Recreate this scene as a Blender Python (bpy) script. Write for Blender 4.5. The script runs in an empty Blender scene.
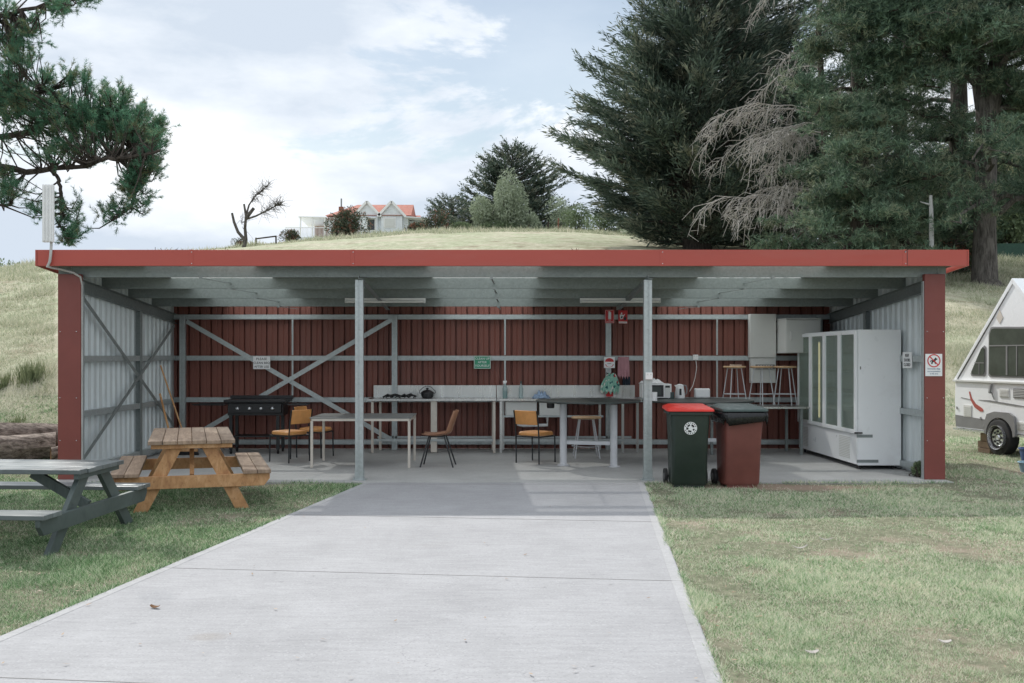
import bpy, math, random
import numpy as np
from mathutils import Vector, Matrix

R = math.radians
sc = bpy.context.scene
COL = sc.collection

# ------------------------------------------------------------------ camera
cam_d = bpy.data.cameras.new("camera")
cam = bpy.data.objects.new("camera", cam_d)
COL.objects.link(cam)
cam.location = (0, 0, 1.6)
cam.rotation_euler = (R(90), 0, 0)
cam_d.sensor_width = 36
cam_d.lens = 34.98
cam_d.shift_x = 19 / 1024
cam_d.shift_y = 13.5 / 1024
cam_d.clip_start = 0.1
cam_d.clip_end = 5000
sc.camera = cam

# ------------------------------------------------------------------ world, sun, exposure
SUN_DIR = Vector((-0.47, 0.905, 1.0)).normalized()      # towards the sun
elev = math.asin(SUN_DIR.z)
azim = math.atan2(SUN_DIR.x, SUN_DIR.y)

w = bpy.data.worlds.new("World")
sc.world = w
w.use_nodes = True
nt = w.node_tree
N, L = nt.nodes, nt.links
N.clear()
out = N.new('ShaderNodeOutputWorld')
bg = N.new('ShaderNodeBackground')
bg.inputs['Strength'].default_value = 0.10
sky = N.new('ShaderNodeTexSky')
sky.sky_type = 'NISHITA'
sky.sun_disc = False
sky.sun_elevation = elev
sky.sun_rotation = azim
sky.air_density = 1.2
sky.dust_density = 0.7
tc = N.new('ShaderNodeTexCoord')


def wmath(op, a, b=None, c=None, clamp=False):
    n = N.new('ShaderNodeMath')
    n.operation = op
    n.use_clamp = clamp
    for i, v in enumerate((a, b, c)):
        if v is None:
            continue
        if isinstance(v, (int, float)):
            n.inputs[i].default_value = v
        else:
            L.new(v, n.inputs[i])
    return n.outputs[0]


mp = N.new('ShaderNodeMapping')
mp.inputs['Scale'].default_value = (1.0, 1.0, 2.6)
mp.inputs['Location'].default_value = (0.35, 0.2, 0.1)
L.new(tc.outputs['Generated'], mp.inputs['Vector'])
n1 = N.new('ShaderNodeTexNoise')
n1.inputs['Scale'].default_value = 4.2
n1.inputs['Detail'].default_value = 9
n1.inputs['Roughness'].default_value = 0.60
n1.inputs['Distortion'].default_value = 0.25
L.new(mp.outputs[0], n1.inputs['Vector'])
n2 = N.new('ShaderNodeTexNoise')
n2.inputs['Scale'].default_value = 2.6
n2.inputs['Detail'].default_value = 8
n2.inputs['Roughness'].default_value = 0.55
L.new(mp.outputs[0], n2.inputs['Vector'])
sep = N.new('ShaderNodeSeparateXYZ')
L.new(tc.outputs['Generated'], sep.inputs[0])


def hole(dx, dz, rx, rz):
    """an opening in the cloud deck around one direction of the sky"""
    a = wmath('POWER', wmath('DIVIDE', wmath('SUBTRACT', sep.outputs[0], dx), rx), 2)
    b = wmath('POWER', wmath('DIVIDE', wmath('SUBTRACT', sep.outputs[2], dz), rz), 2)
    front = wmath('GREATER_THAN', sep.outputs[1], 0.0)
    return wmath('MULTIPLY', wmath('EXPONENT', wmath('MULTIPLY', wmath('ADD', a, b), -1.0)), front)


h1 = hole(0.00, 0.275, 0.17, 0.034)
h2 = hole(0.13, 0.30, 0.07, 0.07)
h3 = hole(-0.16, 0.20, 0.12, 0.018)
cov = wmath('ADD', wmath('MULTIPLY', n1.outputs['Fac'], 1.7), -0.19)
cov = wmath('SUBTRACT', cov, wmath('MULTIPLY', h1, 0.38))
cov = wmath('SUBTRACT', cov, wmath('MULTIPLY', h2, 0.32))
cov = wmath('SUBTRACT', cov, wmath('MULTIPLY', h3, 0.16))
mr = N.new('ShaderNodeMapRange')
mr.interpolation_type = 'SMOOTHSTEP'
mr.inputs['From Min'].default_value = 0.44
mr.inputs['From Max'].default_value = 0.56
mr.inputs['To Min'].default_value = 0.25
L.new(cov, mr.inputs['Value'])
cr = N.new('ShaderNodeValToRGB')
cr.color_ramp.elements[0].position = 0.38
cr.color_ramp.elements[0].color = (5.1, 5.75, 6.6, 1)
cr.color_ramp.elements[1].position = 0.58
cr.color_ramp.elements[1].color = (8.5, 8.75, 9.05, 1)
low = wmath('MULTIPLY', wmath('SUBTRACT', 0.17, sep.outputs[2]), 2.2)
lowc = wmath('MAXIMUM', low, 0.0)
L.new(wmath('SUBTRACT', n2.outputs['Fac'], lowc), cr.inputs['Fac'])
mx = N.new('ShaderNodeMix')
mx.data_type = 'RGBA'
L.new(mr.outputs[0], mx.inputs['Factor'])
dim = N.new('ShaderNodeMix')
dim.data_type = 'RGBA'
dim.blend_type = 'MULTIPLY'
dim.inputs['Factor'].default_value = 1.0
dim.inputs['B'].default_value = (0.86, 0.82, 0.76, 1)
L.new(sky.outputs[0], dim.inputs['A'])
L.new(dim.outputs['Result'], mx.inputs['A'])
# added brightness in the clouds high overhead, out of view, to fill the shade
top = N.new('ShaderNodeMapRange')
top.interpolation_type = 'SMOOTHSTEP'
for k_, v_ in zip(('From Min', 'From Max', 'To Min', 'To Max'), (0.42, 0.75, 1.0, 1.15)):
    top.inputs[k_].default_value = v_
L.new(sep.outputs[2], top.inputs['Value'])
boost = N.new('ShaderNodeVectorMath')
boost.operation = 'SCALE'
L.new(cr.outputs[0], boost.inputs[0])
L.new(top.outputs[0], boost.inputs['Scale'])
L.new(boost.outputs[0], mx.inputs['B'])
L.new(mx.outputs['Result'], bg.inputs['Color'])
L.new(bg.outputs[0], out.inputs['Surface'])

sd = bpy.data.lights.new("sun", 'SUN')
sd.energy = 2.8
sd.angle = R(0.9)
sd.color = (1.0, 0.97, 0.92)
sun = bpy.data.objects.new("sun", sd)
COL.objects.link(sun)
sun.rotation_euler = SUN_DIR.to_track_quat('Z', 'Y').to_euler()

sc.view_settings.view_transform = 'Standard'
sc.view_settings.look = 'None'
sc.view_settings.gamma = 1
sc.view_settings.use_curve_mapping = False
sc.view_settings.exposure = 0.44
sc.render.engine = 'CYCLES'
sc.cycles.use_denoising = True
sc.cycles.max_bounces = 8
sc.cycles.transparent_max_bounces = 12
sc.cycles.use_adaptive_sampling = True
sc.cycles.adaptive_threshold = 0.008
sc.cycles.denoising_prefilter = 'ACCURATE'


# ------------------------------------------------------------------ materials
class MT:
    """small helper for node materials"""
    def __init__(s, name):
        s.m = bpy.data.materials.new(name)
        s.m.use_nodes = True
        s.nt = s.m.node_tree
        s.b = s.nt.nodes['Principled BSDF']
        s.o = s.nt.nodes['Material Output']

    def n(s, t, **kw):
        x = s.nt.nodes.new(t)
        for k, v in kw.items():
            if k in x.inputs:
                x.inputs[k].default_value = v
            else:
                setattr(x, k, v)
        return x

    def l(s, a, b):
        s.nt.links.new(a, b)

    def pos(s, scale=(1, 1, 1), obj=True, rot=(0, 0, 0)):
        if obj:
            t = s.n('ShaderNodeTexCoord').outputs['Object']
        else:
            t = s.n('ShaderNodeNewGeometry').outputs['Position']
        m = s.n('ShaderNodeMapping')
        m.inputs['Scale'].default_value = scale
        m.inputs['Rotation'].default_value = rot
        s.l(t, m.inputs[0])
        return m.outputs[0]

    def noise(s, vec, scale, detail=4, rough=0.5, dist=0.0):
        x = s.n('ShaderNodeTexNoise')
        x.inputs['Scale'].default_value = scale
        x.inputs['Detail'].default_value = detail
        x.inputs['Roughness'].default_value = rough
        x.inputs['Distortion'].default_value = dist
        s.l(vec, x.inputs['Vector'])
        return x.outputs['Fac']

    def ramp(s, fac, p0, c0, p1, c1, extra=()):
        x = s.n('ShaderNodeValToRGB')
        e = x.color_ramp.elements
        e[0].position, e[0].color = p0, (*c0, 1)
        e[1].position, e[1].color = p1, (*c1, 1)
        for p, c in extra:
            k = e.new(p)
            k.color = (*c, 1)
        s.l(fac, x.inputs[0])
        return x.outputs[0]

    def rng(s, fac, a, b, c, d, smooth=False):
        x = s.n('ShaderNodeMapRange')
        if smooth:
            x.interpolation_type = 'SMOOTHSTEP'
        for k, v in zip(('From Min', 'From Max', 'To Min', 'To Max'), (a, b, c, d)):
            x.inputs[k].default_value = v
        s.l(fac, x.inputs['Value'])
        return x.outputs[0]

    def mix(s, fac, a, b, blend='MIX'):
        x = s.n('ShaderNodeMix')
        x.data_type = 'RGBA'
        x.blend_type = blend
        for key, v in (('Factor', fac), ('A', a), ('B', b)):
            if isinstance(v, (int, float)):
                x.inputs[key].default_value = v
            elif isinstance(v, tuple):
                x.inputs[key].default_value = (*v, 1)
            else:
                s.l(v, x.inputs[key])
        return x.outputs['Result']

    def math(s, op, a, b=0.0, clamp=False):
        x = s.n('ShaderNodeMath')
        x.operation = op
        x.use_clamp = clamp
        for i, v in enumerate((a, b)):
            if isinstance(v, (int, float)):
                x.inputs[i].default_value = v
            else:
                s.l(v, x.inputs[i])
        return x.outputs[0]

    def bump(s, h, strength=0.3, dist=0.01):
        x = s.n('ShaderNodeBump')
        x.inputs['Strength'].default_value = strength
        x.inputs['Distance'].default_value = dist
        s.l(h, x.inputs['Height'])
        s.l(x.outputs[0], s.b.inputs['Normal'])

    def col(s, c):
        if isinstance(c, tuple):
            s.b.inputs['Base Color'].default_value = (*c, 1)
        else:
            s.l(c, s.b.inputs['Base Color'])

    def set(s, rough=None, metal=None, spec=None):
        if rough is not None:
            s.b.inputs['Roughness'].default_value = rough
        if metal is not None:
            s.b.inputs['Metallic'].default_value = metal
        if spec is not None:
            s.b.inputs['Specular IOR Level'].default_value = spec


def simple(name, c, rough=0.5, metal=0.0, var=0.15, scale=6, bump=0.0, dirt=None, spec=None, stretch=(1, 1, 1)):
    """a painted / plastic / metal surface with uneven tone, faint grime and roughness changes"""
    t = MT(name)
    v = t.pos(stretch)
    f = t.noise(v, scale, 6, 0.6)
    c2 = tuple(min(1, x * (1 + var)) for x in c)
    c1 = tuple(x * (1 - var) for x in c)
    cc = t.ramp(f, 0.3, c1, 0.7, c2)
    if dirt:
        g = t.noise(v, scale * 0.35, 8, 0.7)
        cc = t.mix(t.rng(g, 0.55, 0.72, 0, 0.7), cc, dirt)
    t.col(cc)
    f2 = t.noise(v, scale * 3, 4)
    t.l(t.rng(f2, 0.3, 0.7, max(0.05, rough - 0.08), min(1, rough + 0.1)), t.b.inputs['Roughness'])
    t.set(metal=metal, spec=spec)
    if bump:
        t.bump(f2, bump, 0.004)
    return t.m


def galv(name, base=(0.46, 0.50, 0.50), rough=0.45, metal=0.5):
    t = MT(name)
    v = t.pos()
    vo = t.n('ShaderNodeTexVoronoi')
    vo.inputs['Scale'].default_value = 38
    t.l(v, vo.inputs['Vector'])
    s = t.n('ShaderNodeSeparateColor')
    t.l(vo.outputs['Color'], s.inputs[0])
    a = tuple(x * 0.93 for x in base)
    b = tuple(min(1, x * 1.07) for x in base)
    c = t.ramp(s.outputs[0], 0.0, a, 1.0, b)
    g = t.noise(v, 1.7, 8, 0.65)
    c = t.mix(t.rng(g, 0.5, 0.75, 0, 0.4), c, tuple(x * 0.7 for x in base))
    t.col(c)
    t.l(t.rng(s.outputs[1], 0, 1, rough - 0.1, rough + 0.12), t.b.inputs['Roughness'])
    t.set(metal=metal)
    return t.m


def wood(name, c1, c2, c3, grain=(1, 1, 1), rough=0.75, scale=5):
    t = MT(name)
    v = t.pos(grain)
    f = t.noise(v, scale, 9, 0.65, 0.6)
    g = t.noise(v, scale * 5, 4, 0.6)
    c = t.ramp(f, 0.28, c1, 0.72, c2, [(0.5, c3)])
    c = t.mix(t.rng(g, 0.55, 0.75, 0, 0.5), c, tuple(x * 0.45 for x in c1))
    isl = t.n('ShaderNodeNewGeometry').outputs['Random Per Island']
    c = t.mix(1.0, c, t.ramp(isl, 0, (0.72, 0.72, 0.72), 1, (1.15, 1.12, 1.1)), 'MULTIPLY')
    t.col(c)
    t.set(rough=rough)
    t.bump(g, 0.4, 0.004)
    return t.m


def leafmat(name, c1, c2, c3=None, transl=0.25, scale=0.5, rough=0.6):
    t = MT(name)
    v = t.pos(obj=False)
    f = t.noise(v, scale, 4, 0.6)
    isl = t.n('ShaderNodeNewGeometry').outputs['Random Per Island']
    ff = t.math('ADD', t.math('MULTIPLY', f, 0.75), t.math('MULTIPLY', isl, 0.42))
    c = t.ramp(ff, 0.32, c1, 0.88, c2)
    if c3:
        g = t.noise(v, scale * 2.3, 3)
        h = t.math('ADD', g, t.math('MULTIPLY', isl, 0.25))
        c = t.mix(t.rng(h, 0.66, 0.80, 0, 0.85), c, c3)
    t.col(c)
    t.set(rough=rough, spec=0.25)
    tr = t.n('ShaderNodeBsdfTranslucent')
    t.l(c, tr.inputs['Color'])
    ms = t.n('ShaderNodeMixShader')
    ms.inputs[0].default_value = transl
    t.l(t.b.outputs[0], ms.inputs[1])
    t.l(tr.outputs[0], ms.inputs[2])
    t.l(ms.outputs[0], t.o.inputs['Surface'])
    return t.m


def glass(name, tint=(0.75, 0.82, 0.80), through=0.7, rough=0.04, body=(0.02, 0.03, 0.03)):
    t = MT(name)
    t.col(body)
    t.set(rough=rough, spec=0.7)
    tr = t.n('ShaderNodeBsdfTransparent')
    tr.inputs['Color'].default_value = (*tint, 1)
    ms = t.n('ShaderNodeMixShader')
    ms.inputs[0].default_value = through
    t.l(t.b.outputs[0], ms.inputs[1])
    t.l(tr.outputs[0], ms.inputs[2])
    t.l(ms.outputs[0], t.o.inputs['Surface'])
    return t.m


M = {}
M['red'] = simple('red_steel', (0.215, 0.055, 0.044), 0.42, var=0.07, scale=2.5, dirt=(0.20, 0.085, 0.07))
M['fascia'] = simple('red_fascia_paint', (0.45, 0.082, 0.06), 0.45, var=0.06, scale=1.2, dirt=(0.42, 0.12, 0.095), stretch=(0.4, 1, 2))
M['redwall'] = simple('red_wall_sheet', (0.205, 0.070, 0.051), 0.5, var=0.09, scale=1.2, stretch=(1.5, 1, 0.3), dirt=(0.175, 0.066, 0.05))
M['galv'] = galv('galvanised_steel')
M['galvdark'] = galv('dull_galvanised_steel', (0.27, 0.30, 0.295), 0.55, 0.45)
M['galvsheet'] = simple('galvanised_wall_sheet', (0.66, 0.71, 0.72), 0.4, metal=0.2, var=0.06, scale=1.5)
M['roofout'] = simple('roof_sheet_paint', (0.30, 0.315, 0.31), 0.55, var=0.12, scale=1.5)
M['stainless'] = simple('stainless_steel', (0.52, 0.525, 0.51), 0.3, metal=0.85, var=0.10, scale=2.2, stretch=(1.5, 1, 0.2))
M['white'] = simple('white_enamel', (0.88, 0.90, 0.91), 0.35, var=0.02, scale=2, dirt=(0.74, 0.75, 0.75))
M['offwhite'] = simple('off_white_paint', (0.68, 0.69, 0.66), 0.45, var=0.04, scale=2, dirt=(0.58, 0.58, 0.55))
M['plastic_w'] = simple('white_plastic', (0.86, 0.86, 0.85), 0.4, var=0.04)
M['creamtube'] = simple('cream_painted_tube', (0.62, 0.57, 0.50), 0.45, var=0.08, scale=12)
M['whitetube'] = simple('white_painted_tube', (0.60, 0.61, 0.63), 0.4, var=0.06, scale=8)
M['black'] = simple('black_paint', (0.018, 0.018, 0.020), 0.4, var=0.3, scale=8)
M['blackmet'] = simple('black_steel_tube', (0.02, 0.022, 0.024), 0.35, var=0.2)
M['greytop'] = simple('grey_table_laminate', (0.20, 0.21, 0.205), 0.4, var=0.15, scale=5)
M['darktop'] = simple('dark_green_grey_tabletop', (0.04, 0.052, 0.048), 0.42, var=0.1, scale=5)
M['vinyl'] = simple('orange_tan_vinyl', (0.68, 0.32, 0.105), 0.45, var=0.14, scale=9, bump=0.15, dirt=(0.42, 0.17, 0.05))
M['shell'] = simple('brown_moulded_plastic', (0.34, 0.17, 0.10), 0.5, var=0.12, scale=5)
M['plywood'] = wood('stool_seat_wood', (0.42, 0.27, 0.15), (0.60, 0.42, 0.25), (0.50, 0.34, 0.2), (1, 6, 1))
M['bingreen'] = simple('dark_green_bin_plastic', (0.022, 0.036, 0.028), 0.42, var=0.2, scale=4, dirt=(0.05, 0.055, 0.045))
M['binred'] = simple('bright_red_plastic', (0.72, 0.035, 0.022), 0.4, var=0.08, scale=5)
M['binbrown'] = simple('faded_red_brown_plastic', (0.185, 0.06, 0.048), 0.55, var=0.14, scale=3, dirt=(0.23, 0.11, 0.09))
M['binlid'] = simple('grey_green_lid_plastic', (0.055, 0.085, 0.08), 0.45, var=0.15, scale=4)
M['rubber'] = simple('black_rubber', (0.02, 0.02, 0.02), 0.7, var=0.2, scale=10)
M['bag'] = simple('black_bag_film', (0.012, 0.012, 0.014), 0.22, var=0.2, bump=0.6)
M['label_w'] = simple('white_sign_face', (0.86, 0.87, 0.87), 0.4, var=0.03)
M['label_b'] = simple('black_sign_ink', (0.02, 0.02, 0.025), 0.5)
M['label_r'] = simple('red_sign_face', (0.62, 0.03, 0.035), 0.4, var=0.05)
M['label_g'] = simple('green_sign_face', (0.04, 0.30, 0.17), 0.4, var=0.05)
M['label_bl'] = simple('blue_sign_ink', (0.08, 0.13, 0.25), 0.5)
M['pine_top'] = wood('weathered_pine_boards', (0.22, 0.155, 0.11), (0.48, 0.36, 0.255), (0.34, 0.25, 0.18), (6, 0.8, 1), scale=3)
M['pine_side'] = wood('orange_stained_pine', (0.34, 0.155, 0.07), (0.74, 0.46, 0.25), (0.56, 0.31, 0.14), (2.5, 2.5, 1.2), scale=4)
M['greenpaint'] = wood('worn_dark_green_paint', (0.075, 0.10, 0.097), (0.13, 0.165, 0.16), (0.10, 0.13, 0.125), (1, 4, 1), rough=0.5, scale=2)
M['greentop'] = wood('worn_green_paint_with_sky_sheen', (0.12, 0.145, 0.15), (0.20, 0.235, 0.24), (0.16, 0.185, 0.19), (6, 0.5, 1), rough=0.34, scale=2)  # top and seats painted paler: reflected sky put into the colour
M['cable'] = simple('pale_conduit', (0.50, 0.50, 0.48), 0.5)
M['teal'] = simple('teal_liquid', (0.03, 0.30, 0.27), 0.3)
M['blue'] = simple('blue_plastic', (0.06, 0.11, 0.28), 0.4)
M['paleblue'] = simple('pale_blue_plastic', (0.25, 0.40, 0.48), 0.4)
M['bluecloth'] = simple('pale_blue_cloth', (0.28, 0.38, 0.52), 0.8, var=0.25, scale=14)
M['pink'] = simple('pink_cotton', (0.52, 0.27, 0.30), 0.9, var=0.1, scale=8)
M['darkcloth'] = simple('dark_blue_cloth', (0.02, 0.03, 0.045), 0.9)
M['clearplastic'] = glass('clear_plastic', (0.85, 0.93, 0.93), 0.55, 0.15, (0.45, 0.52, 0.52))
M['fridgeglass'] = glass('fridge_door_glass', (0.80, 0.86, 0.82), 0.74, 0.05, (0.46, 0.52, 0.49))  # pale body: slight dirt, plus outdoor reflections put into the colour
M['vanglass'] = glass('tinted_camper_window', (0.25, 0.30, 0.27), 0.45, 0.05)
M['vanwhite'] = simple('camper_white_gelcoat', (0.87, 0.89, 0.90), 0.3, var=0.015, scale=1.0)
M['vangrey'] = simple('camper_grey_trim', (0.22, 0.22, 0.22), 0.5, var=0.08)
M['rustred'] = simple('faded_red_decal', (0.42, 0.09, 0.07), 0.5)
M['chrome'] = simple('bright_metal', (0.65, 0.66, 0.68), 0.25, metal=0.8, var=0.05)
M['tubelight'] = simple('unlit_fluorescent_tube', (0.80, 0.80, 0.76), 0.35, var=0.03)
M['yellowtube'] = simple('warm_fridge_lamp', (0.75, 0.62, 0.36), 0.4, var=0.05)
_b = M['yellowtube'].node_tree.nodes['Principled BSDF']
_b.inputs['Emission Color'].default_value = (1.0, 0.80, 0.50, 1)
_b.inputs['Emission Strength'].default_value = 0.55
M['houseW'] = simple('pale_weatherboard', (0.80, 0.84, 0.87), 0.7, var=0.08, scale=1)
M['houseTrim'] = simple('white_timber_trim', (0.88, 0.88, 0.87), 0.6, var=0.03)
M['tile'] = simple('terracotta_roof_tiles', (0.36, 0.10, 0.06), 0.75, var=0.2, scale=2)
M['brick'] = simple('brown_brick', (0.26, 0.12, 0.08), 0.85, var=0.2, scale=5)
M['darkglass'] = simple('dark_window_glass', (0.03, 0.035, 0.04), 0.1, var=0.1)
M['netting'] = simple('green_shade_netting', (0.03, 0.075, 0.055), 0.8, var=0.2)


M['purlin'] = galv('weathered_galvanised_purlin', (0.25, 0.285, 0.275), 0.5, 0.4)


def bark(name, c1, c2, scale=5, grain=(3, 3, 0.6)):
    t = MT(name)
    v = t.pos(grain)
    f = t.noise(v, scale, 10, 0.7, 0.4)
    t.col(t.ramp(f, 0.35, c1, 0.68, c2))
    t.set(rough=0.9, spec=0.15)
    t.bump(f, 0.9, 0.03)
    return t.m


M['bark'] = bark('grey_brown_bark', (0.04, 0.036, 0.032), (0.20, 0.182, 0.165), 3)
M['barkdark'] = bark('dark_bark', (0.03, 0.026, 0.022), (0.12, 0.10, 0.085), 4)
M['deadwood'] = bark('bleached_dead_wood', (0.34, 0.315, 0.29), (0.60, 0.565, 0.525), 3)
M['whitebark'] = bark('silver_dead_trunk', (0.32, 0.32, 0.31), (0.60, 0.60, 0.59), 2)
M['logbark'] = bark('fallen_log_bark', (0.07, 0.055, 0.045), (0.46, 0.39, 0.34), 7, (0.7, 3, 3))
M['logcut'] = bark('rotten_cut_wood', (0.10, 0.05, 0.025), (0.34, 0.20, 0.11), 5, (1, 1, 1))

M['cypress'] = leafmat('cypress_foliage', (0.022, 0.042, 0.032), (0.19, 0.25, 0.19), (0.27, 0.275, 0.20), 0.2, 0.35)
M['pinefol'] = leafmat('pine_needles', (0.026, 0.055, 0.038), (0.22, 0.33, 0.215), (0.27, 0.29, 0.19), 0.24, 0.4)
M['pinenear'] = leafmat('near_pine_needles', (0.06, 0.16, 0.10), (0.15, 0.31, 0.19), (0.26, 0.23, 0.12), 0.45, 1.6)
M['bushdark'] = leafmat('dark_bush_leaves', (0.045, 0.07, 0.045), (0.14, 0.17, 0.11), (0.32, 0.13, 0.09), 0.15, 0.8)
M['bushpale'] = leafmat('pale_grey_green_leaves', (0.24, 0.29, 0.20), (0.50, 0.56, 0.42), None, 0.2, 0.8)
M['bushmid'] = leafmat('mid_green_leaves', (0.09, 0.13, 0.075), (0.27, 0.34, 0.19), None, 0.25, 0.8)
M['bushgold'] = leafmat('sunlit_yellow_green_leaves', (0.24, 0.24, 0.13), (0.55, 0.52, 0.33), None, 0.3, 0.8)
M['rush'] = leafmat('rush_clump_leaves', (0.11, 0.15, 0.07), (0.33, 0.35, 0.20), None, 0.2, 2)


# ------------------------------------------------------------------ mesh helpers
class MB:
    def __init__(s):
        s.v, s.f = [], []

    def add(s, vs, fs):
        o = len(s.v)
        s.v += [tuple(x) for x in vs]
        s.f += [tuple(i + o for i in f) for f in fs]
        return s

    def box(s, x0, x1, y0, y1, z0, z1):
        vs = [(x0, y0, z0), (x1, y0, z0), (x1, y1, z0), (x0, y1, z0), (x0, y0, z1), (x1, y0, z1), (x1, y1, z1), (x0, y1, z1)]
        return s.add(vs, [(0, 3, 2, 1), (4, 5, 6, 7), (0, 1, 5, 4), (1, 2, 6, 5), (2, 3, 7, 6), (3, 0, 4, 7)])

    def beam(s, p0, p1, a, b, up=(0, 0, 1)):
        """bar from p0 to p1: a wide across, b deep along 'up'"""
        p0, p1 = Vector(p0), Vector(p1)
        d = (p1 - p0).normalized()
        u = Vector(up)
        if abs(d.dot(u)) > 0.98:
            u = Vector((0, 1, 0))
        si = d.cross(u).normalized()
        u = si.cross(d).normalized()
        vs = []
        for p in (p0, p1):
            for i, j in ((-1, -1), (1, -1), (1, 1), (-1, 1)):
                vs.append(p + si * (a / 2 * i) + u * (b / 2 * j))
        return s.add(vs, [(0, 1, 2, 3), (7, 6, 5, 4), (0, 4, 5, 1), (1, 5, 6, 2), (2, 6, 7, 3), (3, 7, 4, 0)])

    def tube(s, pts, r, seg=8, caps=True):
        pts = [Vector(p) for p in pts]
        n = len(pts)
        rs = r if isinstance(r, (list, tuple)) else [r] * n
        u = None
        rings = []
        for i, p in enumerate(pts):
            d = (pts[min(i + 1, n - 1)] - pts[max(i - 1, 0)])
            d = d.normalized() if d.length > 1e-9 else Vector((0, 0, 1))
            if u is None:
                u = Vector((0, 0, 1)) if abs(d.z) < 0.9 else Vector((1, 0, 0))
            u = (u - d * u.dot(d))
            u = u.normalized() if u.length > 1e-6 else d.orthogonal().normalized()
            q = d.cross(u)
            rings.append([p + (u * math.cos(k * 2 * math.pi / seg) + q * math.sin(k * 2 * math.pi / seg)) * rs[i] for k in range(seg)])
        vs = [x for rg in rings for x in rg]
        fs = []
        for i in range(n - 1):
            for k in range(seg):
                a, b = i * seg + k, i * seg + (k + 1) % seg
                fs.append((a, b, b + seg, a + seg))
        if caps:
            fs.append(tuple(reversed(range(seg))))
            fs.append(tuple(range((n - 1) * seg, n * seg)))
        return s.add(vs, fs)

    def prism(s, poly, f0, f1):
        """closed outline poly of (a,b); f0/f1 map it to the two end planes"""
        n = len(poly)
        vs = [f0(*p) for p in poly] + [f1(*p) for p in poly]
        fs = [tuple(reversed(range(n))), tuple(range(n, 2 * n))]
        fs += [(i, (i + 1) % n, n + (i + 1) % n, n + i) for i in range(n)]
        return s.add(vs, fs)

    def lathe(s, prof, c=(0, 0, 0), seg=16, axis='z'):
        vs, fs = [], []
        for r, z in prof:
            for k in range(seg):
                a = k * 2 * math.pi / seg
                q = (r * math.cos(a), r * math.sin(a), z)
                if axis == 'y':
                    q = (q[0], q[2], q[1])
                elif axis == 'x':
                    q = (q[2], q[0], q[1])
                vs.append((q[0] + c[0], q[1] + c[1], q[2] + c[2]))
        m = len(prof)
        for i in range(m - 1):
            for k in range(seg):
                a, b = i * seg + k, i * seg + (k + 1) % seg
                fs.append((a, b, b + seg, a + seg))
        fs.append(tuple(reversed(range(seg))))
        fs.append(tuple(range((m - 1) * seg, m * seg)))
        return s.add(vs, fs)

    def build(s, name, mat, parent=None, smooth=False, bevel=0.0, world=True, recalc=True):
        me = bpy.data.meshes.new(name)
        vs = s.v
        if parent is not None and world:
            root = parent
            while root.parent:
                root = root.parent
            im = (Matrix.Translation(root.location) @ root.rotation_euler.to_matrix().to_4x4()).inverted()
            vs = [im @ Vector(x) for x in vs]
        me.from_pydata([tuple(x) for x in vs], [], s.f)
        if recalc:
            import bmesh
            bm = bmesh.new()
            bm.from_mesh(me)
            bmesh.ops.recalc_face_normals(bm, faces=bm.faces)
            bm.to_mesh(me)
            bm.free()
        me.materials.append(M[mat] if isinstance(mat, str) else mat)
        if smooth:
            me.polygons.foreach_set('use_smooth', [True] * len(me.polygons))
        o = bpy.data.objects.new(name, me)
        COL.objects.link(o)
        if parent is not None:
            o.parent = parent
        if smooth:
            try:
                md = o.modifiers.new('split', 'EDGE_SPLIT')
                md.split_angle = R(40)
            except Exception:
                pass
        if bevel:
            b = o.modifiers.new('bevel', 'BEVEL')
            b.width = bevel
            b.segments = 2
            b.limit_method = 'ANGLE'
            b.angle_limit = R(40)
        return o


def tag(o, label=None, cat=None, group=None, kind=None):
    if label:
        o['label'] = label
    if cat:
        o['category'] = cat
    if group:
        o['group'] = group
    if kind:
        o['kind'] = kind
    return o


def thing(name, loc, label, cat, group=None, rz=0.0):
    o = bpy.data.objects.new(name, None)
    o.empty_display_size = 0.2
    COL.objects.link(o)
    o.location = loc
    o.rotation_euler = (0, 0, rz)
    return tag(o, label, cat, group)


def copy_tree(o, parent=None):
    c = o.copy()
    COL.objects.link(c)
    c.parent = parent
    for ch in [x for x in bpy.data.objects if x.parent == o]:
        copy_tree(ch, c)
    return c


def copy_thing(o, loc, rz, label):
    c = copy_tree(o)
    c.location = loc
    c.rotation_euler = (0, 0, rz)
    c['label'] = label
    return c


def np_obj(name, V, k, mat, parent=None, root=None, smooth=False):
    """mesh from an array of faces, each of k consecutive vertices"""
    V = np.asarray(V, dtype=np.float32).reshape(-1, 3)
    if root is not None:
        V = V - np.array(root.location, dtype=np.float32)
    nf = len(V) // k
    me = bpy.data.meshes.new(name)
    me.vertices.add(len(V))
    me.vertices.foreach_set('co', V.ravel())
    me.loops.add(len(V))
    me.loops.foreach_set('vertex_index', np.arange(len(V), dtype=np.int32))
    me.polygons.add(nf)
    me.polygons.foreach_set('loop_start', np.arange(0, len(V), k, dtype=np.int32))
    me.polygons.foreach_set('loop_total', np.full(nf, k, dtype=np.int32))
    me.update(calc_edges=True)
    me.materials.append(M[mat] if isinstance(mat, str) else mat)
    o = bpy.data.objects.new(name, me)
    COL.objects.link(o)
    if parent is not None:
        o.parent = parent
    return o


def unit(a):
    return a / np.maximum(np.linalg.norm(a, axis=-1, keepdims=True), 1e-9)


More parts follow.
